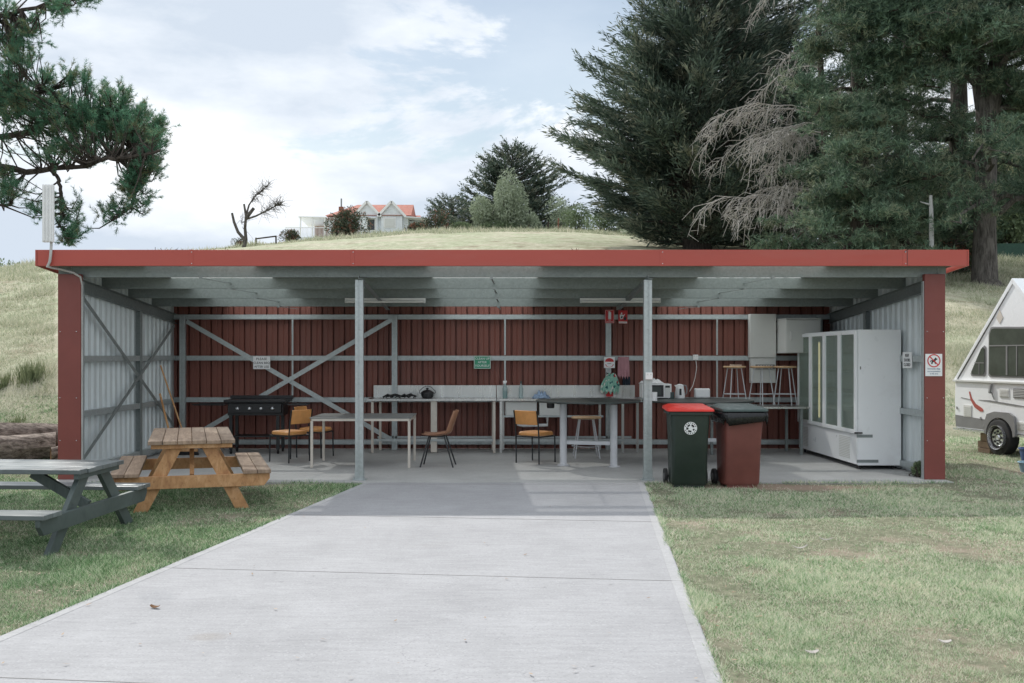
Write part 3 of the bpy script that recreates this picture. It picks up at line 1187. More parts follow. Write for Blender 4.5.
def mask_extra(t):
    m = MB()
    arc = [(0.075 * math.cos(a), 0.012 + 0.062 * math.sin(a)) for a in [math.pi * k / 14 for k in range(15)]]
    m.prism(arc, lambda a, b: (a, -0.003, b), lambda a, b: (a, -0.0008, b))
    arc = [(0.07 * math.cos(a), -0.030 + 0.05 * math.sin(a)) for a in [math.pi + math.pi * k / 14 for k in range(15)]]
    arc2 = [(x * 0.82, z * 0.9 - 0.003) for x, z in reversed(arc)]
    m.prism(arc + arc2, lambda a, b: (a, -0.003, b), lambda a, b: (a, -0.0008, b))
    m.build('pictogram', 'label_r', t, world=False)


sign('fire_sign', 'square white sign with red half disc, just above the green towel', (609.4 - 493) * 16.78 / 995, 16.775, 1.6 - 7.5 * 16.78 / 995, 0.185, 0.185,
     'label_w', [('FIRE', .026, 0, .034), ('POINT', .022, 0, -.018)], 'label_b', extra=mask_extra)


def dog_extra(t):
    m = MB()
    pts = [(0.078 * math.cos(a), 0.055 + 0.078 * math.sin(a)) for a in [2 * math.pi * k / 32 for k in range(33)]]
    for (a, b), (c, d) in zip(pts[:-1], pts[1:]):
        m.beam((a, -0.0022, b), (c, -0.0022, d), 0.0022, 0.013, up=(-b + 0.055 if False else a, 0, b - 0.055))
    m.beam((-0.052, -0.0028, 0.107), (0.052, -0.0028, 0.003), 0.002, 0.013, up=(1, 0, 1))
    m.build('ban_ring', 'label_r', t, world=False)
    m = MB()
    f = (lambda a, b: (a, -0.0016, b), lambda a, b: (a, -0.0006, b))
    m.prism([(-0.034, 0.022), (-0.026, 0.062), (-0.006, 0.066), (0.010, 0.082), (0.018, 0.098), (0.030, 0.086), (0.046, 0.080), (0.042, 0.070), (0.026, 0.064),
             (0.018, 0.044), (0.026, 0.014), (0.014, 0.014), (0.006, 0.036), (-0.012, 0.038), (-0.018, 0.014), (-0.034, 0.012)], *f)
    m.prism([(-0.028, 0.058), (-0.046, 0.036), (-0.050, 0.046), (-0.034, 0.066)], *f)
    m.build('dog_pictogram', 'label_b', t, world=False)


sign('sign', 'white no dogs sign with red ban ring, on the right red corner column', (933.8 - 493) * 12.77 / 995, 12.768, 1.6 - 10 * 12.77 / 995, 0.215, 0.285,
     'label_w', [('Domestic dogs', .027, 0, -.048), ('are not permitted', .023, 0, -.082), ('in this area', .023, 0, -.112)], 'label_bl', extra=dog_extra)
sign('sign', 'white notice reading KEEP DOORS CLOSED on the right side wall behind the fridge', XR - 0.090, 13.60, 1.6 - 5.0 * 13.6 / 995, 0.30, 0.22,
     'label_w', [('KEEP', .058, 0, .06), ('DOORS', .058, 0, -.003), ('CLOSED', .058, 0, -.066)], 'label_b', rz=R(-90))

# antenna on a bent conduit at the left roof corner
an = thing('panel_antenna', (-5.60, 12.55, 2.95), 'upright white ribbed panel antenna on a bent pole at the left end of the roof', 'antenna')
mb = MB()
mb.box(-5.665, -5.53, 12.50, 12.55, 3.02, 3.745)
for q in (-5.645, -5.605, -5.565):
    mb.box(q, q + 0.016, 12.485, 12.499, 3.03, 3.735)
mb.build('panel', 'plastic_w', an, bevel=0.004)
mb = MB()
mb.tube([(-5.575, 12.565, 3.10), (-5.572, 12.55, 2.98), (-5.575, 12.54, 2.86), (-5.585, 12.54, 2.78), (-5.62, 12.55, 2.715), (-5.60, 12.60, 2.708),
         (-5.50, 12.68, 2.69), (-5.36, 12.72, 2.65), (-5.29, 12.76, 2.60), (-5.283, 12.79, 2.5), (-5.283, 12.79, 1.0), (-5.283, 12.79, 0.15)], [.018] * 5 + [.014] * 4 + [.008] * 3, 8)
mb.build('pole', 'cable', an, smooth=True)

# power outlets
def outlet(x, y, z, label, cable=None):
    t = thing('power_outlet', (x, y, z), label, 'outlet')
    m = MB()
    m.box(-0.045, 0.045, -0.035, 0, -0.045, 0.045)
    m.build('outlet_box', 'plastic_w', t, world=False, bevel=0.006)
    m = MB()
    for a in (-0.02, 0.02):
        m.box(a - 0.008, a + 0.008, -0.042, -0.0352, 0.012, 0.030)
    m.build('switch', 'offwhite', t, world=False)
    if cable:
        m = MB()
        m.tube(cable, 0.006, 6)
        m.build('power_cord', 'cable', t, smooth=True)


outlet((649 - 493) * 12.68 / 995, 12.694, 1.6 - 21 * 12.68 / 995, 'white power outlet screwed to the right front post')
outlet((695.5 - 493) * 16.87 / 995, 16.89, 1.56, 'white power outlet on the back girt above the toaster, its lead hanging down',
       [(3.43, 16.84, 1.53), (3.42, 16.7, 1.40), (3.33, 16.4, 1.22), (3.20, 15.95, 1.10), (3.12, 15.80, 1.02)])


# ------------------------------------------------------------------ back benches
def bench(name, label, x0, x1, y0, y1, z, legs, mat_leg='creamtube', splash=None, shelf=None, group=None, cat='bench', rail=None):
    t = thing(name, ((x0 + x1) / 2, (y0 + y1) / 2, 0), label, cat, group)
    m = MB()
    m.box(x0, x1, y0, y1, z - 0.035, z)
    m.build('worktop', 'stainless', t, bevel=0.004)
    if splash:
        m = MB()
        m.box(splash[0], splash[1], y1 - 0.02, y1 - 0.005, z + 0.001, z + splash[2])
        m.box(splash[0], splash[1], y1 - 0.004, y1 + 0.03, z + splash[2] - 0.004, z + splash[2] + .002)
        m.build('splashback', 'stainless', t)
    for lx, ly in legs:
        m = MB()
        m.box(lx - 0.02, lx + 0.02, ly - 0.02, ly + 0.02, 0.012, z - 0.036)
        m.lathe([(0.022, 0.0), (0.022, 0.011)], (lx, ly, 0), 8)
        m.build('leg', mat_leg, t)
    if shelf:
        m = MB()
        m.box(min(l[0] for l in legs) + .022, max(l[0] for l in legs) - .022, y0 + 0.03, y0 + 0.06, shelf - 0.02, shelf + 0.02)
        m.box(min(l[0] for l in legs) + .022, max(l[0] for l in legs) - .022, y1 - 0.06, y1 - 0.03, shelf - 0.02, shelf + 0.02)
        m.build('bottom_rail', 'galv', t)
    if rail:
        m = MB()
        m.box(rail[0], rail[1], y0 + 0.03, y0 + 0.055, rail[2] - 0.015, rail[2] + 0.015)
        m.build('middle_rail', 'galv', t)
    return t


b1 = bench('workbench', 'long stainless steel bench on cream legs along the back wall, black pot standing on it', -2.06, 0.055, 16.20, 16.86, 0.885,
           [(-1.97, 16.26), (-1.90, 16.78), (0.02, 16.26), (0.0, 16.78)], splash=(-2.02, 0.05, 0.20), shelf=0.21)
mb = MB()
mb.box(-1.015, -0.915, 16.24, 16.28, 0.012, 0.848)
mb.build('leg', 'creamtube', b1)
b2 = bench('sink_bench', 'stainless steel sink bench on steel legs along the back wall, spray bottle standing on it', 0.065, 2.42, 16.20, 16.86, 0.885,
           [(0.13, 16.26), (0.17, 16.78), (2.12, 16.26), (1.80, 16.78), (2.36, 16.26)], mat_leg='stainless', splash=(0.062, 2.40, 0.20), shelf=0.21, rail=(0.16, 1.80, 0.60))
for x0, x1 in ((0.20, 0.72), (0.76, 1.18)):
    mb = MB()
    mb.box(x0, x1, 16.30, 16.74, 0.60, 0.846)
    mb.build('sink_bowl', 'offwhite', b2, bevel=0.02)
mb = MB()
mb.tube([(0.42, 16.5, 0.60), (0.42, 16.5, 0.44), (0.50, 16.5, 0.43), (0.90, 16.5, 0.44), (0.90, 16.5, 0.60)], 0.026, 8)
mb.build('drain_pipe', 'plastic_w', b2, smooth=True)
# low bench on the right with the stools on it
b3 = bench('low_bench', 'low white topped bench at the back right, three wooden stools standing on it', 3.42, 5.10, 15.86, 16.62, 0.775,
           [(3.50, 15.92), (3.50, 16.55), (4.88, 16.55), (4.93, 15.92)], mat_leg='galvdark')


def pot():
    t = thing('cooking_pot', (-1.085, 16.45, 0.886), 'round black camp oven with lid on the long steel bench', 'pot')
    m = MB()
    m.lathe([(0.07, 0), (0.095, 0.015), (0.105, 0.05), (0.104, 0.085)], seg=20)
    m.build('pot_body', 'black', t, world=False, smooth=True)
    m = MB()
    m.lathe([(0.110, 0.087), (0.108, 0.097), (0.06, 0.130), (0.02, 0.138), (0.014, 0.150), (0.026, 0.160), (0.022, 0.172), (0.004, 0.174)], seg=20)
    m.build('lid', 'black', t, world=False, smooth=True)
    m = MB()
    m.tube([(-0.10, 0, 0.075), (-0.135, 0, 0.09), (-0.13, 0, 0.12), (-0.06, 0, 0.185), (0.0, 0, 0.20), (0.06, 0, 0.185), (0.13, 0, 0.12), (0.135, 0, 0.09), (0.10, 0, 0.075)], 0.005, 6)
    m.build('bail_handle', 'blackmet', t, world=False)


pot()
mb = MB()
mb.tube([(-0.30, 0, .015), (-0.22, .03, .06), (-0.15, 0, .02), (-0.1, -.05, .055), (-0.02, 0, .02), (0.05, .04, .06), (0.12, 0, .02), (0.18, -.03, .055), (0.25, 0, .03)], 0.017, 8)
mb.tube([(-0.26, .06, .02), (-0.1, .08, .06), (0.02, .06, .025), (0.16, .07, .065), (0.24, .05, .02)], 0.015, 8)
for k in range(7):
    mb.tube([(-0.24 + k * .075, -.07, .012), (-0.22 + k * .075, .09, .03)], 0.009, 6)
for v_ in range(len(mb.v)):
    a, b, c = mb.v[v_]
    mb.v[v_] = (a - 1.52, b + 16.45, c + 0.886)
o = mb.build('pot_rack', 'black', smooth=True)
tag(o, 'black coiled metal cooking rack lying on the long steel bench, left of the black pot', 'rack')


def bottle(x, y, z, label, body, top, h, r, spray):
    t = thing('spray_bottle' if spray else 'bottle', (x, y, z), label, 'bottle')
    m = MB()
    m.lathe([(r, 0.001), (r, h * .55), (r * .45, h * .78), (r * .4, h * .84)], seg=14)
    m.build('bottle_body', body, t, world=False, smooth=True)
    m = MB()
    if spray:
        m.lathe([(r * .9, 0.004), (r * .9, h * .42), (r * .3, h * .43)], seg=12)
        m.build('liquid', 'teal', t, world=False)
        m = MB()
        m.lathe([(r * .5, h * .845), (r * .5, h * .90)], seg=10)
        m.box(-0.035, 0.03, -0.011, 0.011, h * .90, h * 1.0)
        m.beam((-0.02, 0, h * .9), (-0.035, 0, h * .78), 0.01, 0.008)
        m.build('spray_head', top, t, world=False)
    else:
        m.lathe([(r * .42, h * .845), (r * .42, h * .93), (r * .2, h)], seg=10)
        m.build('cap', top, t, world=False)


bottle((505 - 493) * 16.4 / 995, 16.4, .886, 'clear spray bottle half full of teal liquid on the sink bench', 'clearplastic', 'plastic_w', 0.29, 0.042, True)
bottle((521 - 493) * 16.4 / 995, 16.4, .886, 'slim grey clear bottle right of the spray bottle on the sink bench', 'clearplastic', 'binlid', 0.29, 0.036, False)


def crumple(name, mat, label, cat, c, size, seed, n=14):
    rg = np.random.default_rng(seed)
    m = MB()
    vs, fs = [], []
    for i in range(n):
        for j in range(n):
            u, v_ = i / (n - 1) - .5, j / (n - 1) - .5
            rr = math.hypot(u, v_) * 2
            hgt = max(0, 1 - rr) ** .6 * size[2] * (0.65 + 0.5 * math.sin(u * 17 + seed) * math.cos(v_ * 13)) + rg.uniform(0, .008)
            vs.append((c[0] + u * size[0] * (1 + .15 * math.sin(v_ * 9)), c[1] + v_ * size[1], c[2] + 0.002 + max(0, hgt)))
    for i in range(n - 1):
        for j in range(n - 1):
            fs.append((i * n + j, (i + 1) * n + j, (i + 1) * n + j + 1, i * n + j + 1))
    m.add(vs, fs)
    o = m.build(name, mat, smooth=True)
    sol = o.modifiers.new('thick', 'SOLIDIFY')
    sol.thickness = 0.004
    return tag(o, label, cat)


crumple('dish_cloth', 'bluecloth', 'crumpled pale blue cloth on the sink bench behind the middle tan chair', 'cloth', (0.795, 16.42, 0.886), (0.27, 0.25, 0.15), 4)

# fire extinguisher on the middle back post with a patterned towel over it
fe = thing('fire_extinguisher', (1.955, 16.70, 0.905), 'small red fire extinguisher hanging on the middle back post, mostly hidden by a green towel', 'extinguisher')
mb = MB()
mb.lathe([(0.055, 0), (0.062, 0.01), (0.062, 0.27), (0.045, 0.31), (0.02, 0.33)], (1.955, 16.70, 0.905), 16)
mb.build('cylinder', 'label_r', fe, smooth=True)
mb = MB()
mb.box(1.935, 1.975, 16.68, 16.72, 1.236, 1.28)
mb.beam((1.955, 16.70, 1.27), (1.90, 16.66, 1.30), 0.015, 0.012)
mb.build('valve', 'black', fe)

tw = MT('green_patterned_towel')
_v = tw.pos((1, 1, 1))
_vo = tw.n('ShaderNodeTexVoronoi')
_vo.inputs['Scale'].default_value = 24
tw.l(_v, _vo.inputs['Vector'])
_s = tw.n('ShaderNodeSeparateColor')
tw.l(_vo.outputs['Color'], _s.inputs[0])
tw.col(tw.ramp(_s.outputs[0], 0.0, (0.26, 0.52, 0.42), 0.72, (0.74, 0.74, 0.66), [(0.40, (0.34, 0.58, 0.48)), (0.60, (0.03, 0.16, 0.15)), (0.93, (0.45, 0.05, 0.05))]))
_cr = [n for n in tw.nt.nodes if n.type == 'VALTORGB'][0]
_cr.color_ramp.interpolation = 'CONSTANT'
tw.set(rough=0.95)
M['towel'] = tw.m


def hanging(name, mat, label, cat, x0, x1, z0, z1, y, topw, seed, amp=0.03, cx=None):
    rg = random.Random(seed)
    n, k = 15, 16
    m = MB()
    vs, fs = [], []
    cx = (x0 + x1) / 2 if cx is None else cx
    for j in range(k):
        v_ = j / (k - 1)
        wv = topw + (1 - topw) * min(1, v_ * 1.6) ** 0.7
        for i in range(n):
            u = i / (n - 1) - .5
            x = cx + ((x0 + x1) / 2 - cx) * v_ + u * (x1 - x0) * wv
            z = z1 + (z0 - z1) * v_ + 0.035 * math.sin(i * 2.1 + seed) * v_
            yy = y - 0.01 - amp * (0.5 + 0.5 * math.sin(u * 21 + seed)) * (.3 + v_) - 0.09 * math.exp(-(u * 3.2) ** 2) * (amp > .02)
            vs.append((x, yy, z))
    for j in range(k - 1):
        for i in range(n - 1):
            fs.append((j * n + i, j * n + i + 1, (j + 1) * n + i + 1, (j + 1) * n + i))
    m.add(vs, fs)
    o = m.build(name, mat, smooth=True)
    s_ = o.modifiers.new('thick', 'SOLIDIFY')
    s_.thickness = 0.004
    return tag(o, label, cat)


hanging('tea_towel', 'towel', 'green patterned towel draped over the fire extinguisher on the middle back post', 'towel', 1.80, 2.11, 0.97, 1.30, 16.70, 0.28, 2, cx=1.99)
hanging('kitchen_cloth', 'pink', 'pink cotton cloth hanging from the back girt right of the middle back post', 'cloth', 2.11, 2.31, 1.22, 1.57, 16.87, 0.92, 5, amp=0.012)
hanging('kitchen_cloth', 'darkcloth', 'dark navy cloth hanging below the pink one on the back wall', 'cloth', 2.20, 2.33, 1.07, 1.235, 16.90, 0.95, 6, amp=0.01)


# ------------------------------------------------------------------ switchboard panel and cabinet on the back wall
sw = thing('wall_cabinet', (4.52, 16.9, 1.6), 'tall narrow white switchboard panel on the back wall behind the middle bench stool', 'cabinet')
mb = MB()
mb.box(4.325, 4.765, 16.74, 16.88, 1.555, 2.29)
mb.build('upper_door', 'offwhite', sw, bevel=0.006)
mb = MB()
mb.box(4.345, 4.765, 16.76, 16.88, 1.13, 1.548)
mb.build('lower_box', 'offwhite', sw, bevel=0.006)
mb = MB()
mb.box(4.42, 4.74, 16.735, 16.758, 1.36, 1.44)
mb.build('switch_window', 'vangrey', sw)
mb = MB()
for k in range(6):
    mb.box(4.45 + k * .045, 4.475 + k * .045, 16.725, 16.734, 1.375, 1.425)
mb.build('breaker', 'offwhite', sw)
mb = MB()
mb.tube([(4.775, 16.83, 2.18), (4.80, 16.80, 2.15), (4.785, 16.78, 2.02), (4.775, 16.78, 1.92), (4.785, 16.80, 1.80), (4.775, 16.83, 1.60)], 0.008, 6)
mb.build('conduit', 'black', sw)

cb = thing('storage_cabinet', (5.07, 16.6, 1.62), 'white wall cupboard in the back right corner above the fridge end', 'cabinet')
mb = MB()
mb.box(4.79, 5.36, 16.28, 16.89, 1.63, 2.18)
mb.build('cabinet_body', 'offwhite', cb, bevel=0.006)
mb = MB()
mb.box(4.785, 5.365, 16.25, 16.90, 2.183, 2.205)
mb.build('top_panel', 'offwhite', cb, bevel=0.004)
mb = MB()
mb.box(4.80, 5.35, 16.255, 16.276, 1.64, 2.172)
d_ = mb.build('door', 'offwhite', cb, bevel=0.004)
mb = MB()
mb.tube([(4.86, 16.25, 1.98), (4.86, 16.225, 1.96), (4.86, 16.225, 1.86), (4.86, 16.25, 1.84)], 0.008, 8)
mb.build('handle', 'plastic_w', d_, smooth=True)


# ------------------------------------------------------------------ display fridge
fr = thing('display_fridge', (5.385, 15.13, 0), 'tall white display fridge with four glass doors along the right side wall', 'fridge')
FX0, FX1, FY0, FY1, FZ0, FZ1 = 5.07, 5.69, 13.87, 16.52, 0.06, 1.955
mb = MB()
mb.box(FX0 + 0.02, FX1, FY0, FY0 + 0.04, FZ0, FZ1)
mb.box(FX0 + 0.02, FX1, FY1 - 0.04, FY1, FZ0, FZ1)
mb.box(FX1 - 0.04, FX1, FY0 + .041, FY1 - .041, FZ0, FZ1)
mb.box(FX0 + 0.02, FX1 - .041, FY0 + .041, FY1 - .041, FZ1 - 0.07, FZ1)
mb.box(FX0 + 0.03, FX1 - .041, FY0 + .041, FY1 - .041, 0.44, 0.48)
mb.box(FX0 + 0.04, FX1 - .041, FY0 + .041, FY1 - .041, FZ0, FZ0 + .03)
mb.build('cabinet', 'white', fr, bevel=0.004)
mb = MB()
mb.box(FX0 + 0.008, FX0 + 0.018, FY0 + 0.002, FY1 - 0.002, FZ0 + 0.01, 0.49)
lp = mb.build('lower_panel', 'white', fr, bevel=0.003)
for ya, yb in ((FY0 + .28, FY0 + .72), (FY1 - .50, FY1 - .12)):
    mb = MB()
    for k in range(13):
        z = 0.13 + k * 0.024
        mb.box(FX0 + 0.003, FX0 + 0.0075, ya, yb, z, z + 0.012)
    mb.build('vent_grille', 'offwhite', lp)
pitch = (FY1 - FY0) / 4
for k in range(4):
    ya, yb = FY0 + k * pitch + 0.004, FY0 + (k + 1) * pitch - 0.004
    fw = 0.062
    mb = MB()
    mb.box(FX0 - 0.02, FX0 + 0.015, ya, ya + fw, 0.50, FZ1 - 0.012)
    mb.box(FX0 - 0.02, FX0 + 0.015, yb - fw, yb, 0.50, FZ1 - 0.012)
    mb.box(FX0 - 0.02, FX0 + 0.015, ya + fw + .001, yb - fw - .001, 0.50, 0.555)
    mb.box(FX0 - 0.02, FX0 + 0.015, ya + fw + .001, yb - fw - .001, FZ1 - 0.065, FZ1 - 0.012)
    d_ = mb.build('door', 'white', fr, bevel=0.004)
    mb = MB()
    mb.box(FX0 - 0.004, FX0 + 0.002, ya + fw + .001, yb - fw - .001, 0.556, FZ1 - 0.066)
    mb.build('pane', 'fridgeglass', d_)
for z in (0.78, 1.06, 1.34, 1.62):
    mb = MB()
    for q in range(10):
        x = FX0 + 0.08 + q * 0.05
        mb.box(x, x + 0.008, FY0 + .05, FY1 - .05, z, z + 0.006)
    for q in range(9):
        y = FY0 + .06 + q * (FY1 - FY0 - .12) / 8
        mb.box(FX0 + 0.07, FX1 - 0.05, y, y + 0.012, z + 0.0065, z + 0.012)
    mb.build('shelf', 'offwhite', fr)
mb = MB()
mb.tube([(FX0 + 0.05, FY0 + 2 * pitch + 0.42, 0.62), (FX0 + 0.05, FY0 + 2 * pitch + 0.42, 1.80)], 0.016, 10)
mb.build('lamp', 'yellowtube', fr, smooth=True)
for z in (0.20, 0.12):
    pass
mb = MB()
mb.box(FX0 + 0.0, FX0 + 0.22, FY0 - 0.006, FY0 - 0.001, 0.45, 0.49)
mb.build('edge_strip', 'galvdark', fr)
mb = MB()
mb.box(FX0 + 0.0, FX0 + 0.30, FY0 - 0.006, FY0 - 0.001, 0.10, 0.14)
mb.build('edge_strip', 'galvdark', fr)
mb = MB()
mb.box(FX0 - 0.035, FX0 + 0.07, FY0 - 0.03, FY0 - 0.007, 0.505, 0.525)
mb.build('hinge', 'black', fr)
mb = MB()
mb.box(FX0 + 0.045, FX0 + 0.06, FY0 - 0.004, FY0 - 0.001, 1.40, 1.44)
mb.build('badge', 'vangrey', fr)
for x in (FX0 + .08, FX1 - .08):
    for y in (FY0 + .1, FY1 - .1):
        mb = MB()
        mb.lathe([(0.02, 0.0), (0.02, 0.058)], (x, y, 0), 10)
        mb.build('foot', 'black', fr)


# ------------------------------------------------------------------ barbecue
bq = thing('barbecue', (-3.9, 16.3, 0), 'black flat top barbecue trolley with four silver knobs in the back left corner', 'barbecue')
mb = MB()
mb.box(-4.34, -3.34, 16.02, 16.56, 0.835, 0.875)
mb.box(-4.30, -3.40, 16.12, 16.52, 0.62, 0.834)
mb.box(-4.36, -3.32, 16.50, 16.56, 0.876, 0.93)
mb.build('hotplate_body', 'black', bq, bevel=0.005)
mb = MB()
mb.box(-4.28, -3.42, 16.06, 16.118, 0.665, 0.82)
cp = mb.build('control_panel', 'black', bq, bevel=0.008)
for px in (237.5, 249.5, 261, 272.5):
    x = (px - 493) * 16.05 / 995
    mb = MB()
    mb.lathe([(0.030, 0.0), (0.030, -0.012), (0.022, -0.03), (0.016, -0.034)], (x, 16.058, 1.6 - 53.5 * 16.05 / 995), 14, 'y')
    mb.build('knob', 'chrome', bq, smooth=True)
for x in (-4.24, -3.48):
    for y in (16.10, 16.48):
        mb = MB()
        mb.box(x - 0.025, x + 0.025, y - 0.02, y + 0.02, 0.07, 0.619)
        mb.build('leg', 'blackmet', bq)
        mb = MB()
        mb.lathe([(0.035, -0.014), (0.035, 0.014)], (x, y, 0.036), 12, 'x')
        mb.build('castor', 'rubber', bq)
mb = MB()
mb.box(-4.21, -3.51, 16.10, 16.48, 0.27, 0.29)
mb.build('bottom_shelf', 'black', bq)
for sx, x0, x1 in ((-1, -4.86, -4.345), (1, -3.335, -3.02)):
    mb = MB()
    mb.tube([(x0 if sx < 0 else x1, 16.07, 0.80), (x1 if sx < 0 else x0, 16.07, 0.80)], 0.008, 6)
    mb.tube([(x0 if sx < 0 else x1, 16.45, 0.80), (x1 if sx < 0 else x0, 16.45, 0.80)], 0.008, 6)
    mb.box(min(x0, x1) + .02, max(x0, x1) - .01, 16.09, 16.43, 0.782, 0.790)
    mb.build('side_shelf', 'black', bq)

# broom and pole in the left corner
bm_ = thing('broom', (-4.95, 16.0, 0), 'wooden broom leaning in the left back corner of the shelter', 'broom')
mb = MB()
mb.tube([(-4.86, 15.9, 0.09), (-5.38, 16.1, 1.43)], 0.013, 8)
mb.build('broomstick', 'pine_side', bm_, smooth=True)
mb = MB()
mb.box(-5.05, -4.72, 15.87, 15.93, 0.06, 0.10)
mb.build('broom_head', 'pine_side', bm_)
mb = MB()
for k in range(30):
    x = -5.045 + k * 0.011
    mb.beam((x, 15.9, 0.06), (x + (x + 4.885) * 0.15, 15.9, 0.0), 0.05, 0.008, up=(1, 0, 0))
mb.build('bristles', 'black', bm_)
mb = MB()
mb.tube([(-4.98, 15.6, 0.0), (-5.34, 15.95, 0.98)], 0.017, 8)
tag(mb.build('wooden_pole', 'pine_side', smooth=True), 'short thick wooden pole leaning beside the broom in the left corner', 'pole')


# ------------------------------------------------------------------ tables
def tube_table(x0, x1, y0, y1, z, label):
    cx, cy = (x0 + x1) / 2, (y0 + y1) / 2
    t = thing('metal_table', (cx, cy, 0), label, 'table')
    m = MB()
    m.box(x0 - 0.01, x1 + 0.01, y0 - 0.01, y1 + 0.01, z - 0.014, z)
    m.build('tabletop', 'greytop', t, bevel=0.004)
    m = MB()
    m.box(x0 + .02, x1 - .02, y0, y0 + 0.03, z - 0.05, z - 0.015)
    m.box(x0 + .02, x1 - .02, y1 - 0.03, y1, z - 0.05, z - 0.015)
    m.box(x0, x0 + 0.03, y0 + .031, y1 - .031, z - 0.05, z - 0.015)
    m.box(x1 - 0.03, x1, y0 + .031, y1 - .031, z - 0.05, z - 0.015)
    m.build('table_frame', 'creamtube', t)
    for x in (x0 + .018, x1 - .018):
        for y in (y0 + .018, y1 - .018):
            m = MB()
            m.box(x - .018, x + .018, y - .018, y + .018, 0.0, z - 0.051)
            m.build('leg', 'creamtube', t, bevel=0.004)
    return t


tube_table(-2.585, -1.17, 14.08, 15.10, 0.715, 'low grey topped table on square cream legs, left of the brown moulded chair')


def round_table(cx, cy, r, z, label, foot=None):
    t = thing('round_table', (cx, cy, 0), label, 'table', 'dark round topped high tables in the shelter')
    m = MB()
    prof = [(r * .98, z - 0.024), (r, z - 0.018), (r, z - 0.005), (r * .995, z)]
    m.lathe(prof, (cx, cy, 0), 40)
    m.build('tabletop', 'darktop', t, smooth=True)
    m = MB()
    m.box(cx - 0.45, cx + 0.45, cy - 0.05, cy + 0.05, z - 0.055, z - 0.025)
    m.box(cx - 0.05, cx + 0.05, cy - 0.4, cy - .051, z - 0.055, z - 0.025)
    m.box(cx - 0.05, cx + 0.05, cy + .051, cy + 0.4, z - 0.055, z - 0.025)
    m.build('support_frame', 'blackmet', t)
    L_ = [(cx - 0.36, cy - 0.02), (cx + 0.35, cy - 0.20)]
    for x, y in L_:
        m = MB()
        m.tube([(x, y, 0.0), (x, y, z - 0.056)], 0.052, 14)
        m.lathe([(0.09, 0.0), (0.09, 0.012), (0.056, 0.018)], (x, y, 0), 16)
        m.build('leg', 'whitetube', t, smooth=True)
    m = MB()
    m.beam((L_[0][0] + .05, L_[0][1] - .004, 0.335), (L_[1][0] - .05, L_[1][1] + .01, 0.335), 0.04, 0.05)
    m.build('foot_rail', 'whitetube', t)
    return t


rt = round_table(1.38, 14.45, 0.76, 0.945, 'dark round topped high table on two thick white legs, pale stool tucked behind it')
mb = MB()
mb.lathe([(0.05, 0), (0.055, 0.02), (0.055, 0.07), (0.03, 0.085)], (0.83, 14.33, 0.835), 12)
mb.build('clamp', 'black', rt, smooth=True)
round_table(3.08, 14.98, 0.83, 0.925, 'dark round topped high table behind the two wheelie bins, microwave and kettle standing on it')


# ------------------------------------------------------------------ stools
def make_stool():
    t = thing('wooden_stool', (0, 0, 0), 'x', 'stool', 'wooden seated stools with white wire legs')
    m = MB()
    m.lathe([(0.160, 0.612), (0.182, 0.618), (0.186, 0.634), (0.175, 0.645)], seg=24)
    m.build('seat', 'plywood', t, world=False, smooth=True)
    m = MB()
    m.tube([(0.12 * math.cos(a), 0.12 * math.sin(a), 0.612) for a in [2 * math.pi * k / 16 for k in range(17)]], 0.006, 6)
    m.tube([(0.175 * math.cos(a), 0.175 * math.sin(a), 0.19) for a in [2 * math.pi * k / 16 for k in range(17)]], 0.006, 6)
    m.build('foot_ring', 'whitetube', t, world=False)
    for k in range(4):
        a = math.pi / 4 + k * math.pi / 2
        m = MB()
        m.tube([(0.115 * math.cos(a), 0.115 * math.sin(a), 0.612), (0.212 * math.cos(a), 0.212 * math.sin(a), 0.008)], 0.0085, 8)
        m.build('leg', 'whitetube', t, world=False, smooth=True)
    return t


st = make_stool()
big = copy_tree(st)
for c_ in [x for x in bpy.data.objects if x.parent == big]:      # the floor stool has a wider seat and spread
    c_.data = c_.data.copy()
    for v_ in c_.data.vertices:
        v_.co.x *= 1.28
        v_.co.y *= 1.28
big.location = ((586 - 493) * 15.5 / 995, 15.45, 0)
big['label'] = 'pale wooden stool on white wire legs, on the floor behind the round table'
for i, (px, lab) in enumerate(((734, 'wooden stool on the low bench, nearest the toaster, folded brown paper on its seat'),
                               (761, 'wooden stool on the low bench in front of the switchboard panel'),
                               (784.5, 'wooden stool on the low bench beside the display fridge'))):
    q_ = st if i == 0 else copy_tree(st)
    q_.location = ((px - 493) * 16.25 / 995, 16.22, 0.776)
    q_.rotation_euler = (0, 0, R(12 + 23 * i))
    q_['label'] = lab
mb = MB()
mb.add([(3.83, 16.12, 1.419), (4.0, 16.05, 1.419), (4.06, 16.22, 1.445), (3.92, 16.32, 1.425), (3.86, 16.2, 1.45)], [(0, 1, 2, 4), (0, 4, 3), (4, 2, 3)])
o = mb.build('paper_bag', 'pine_top')
s_ = o.modifiers.new('thick', 'SOLIDIFY'); s_.thickness = 0.004
tag(o, 'crumpled brown paper lying on the leftmost of the three bench stools', 'paper')


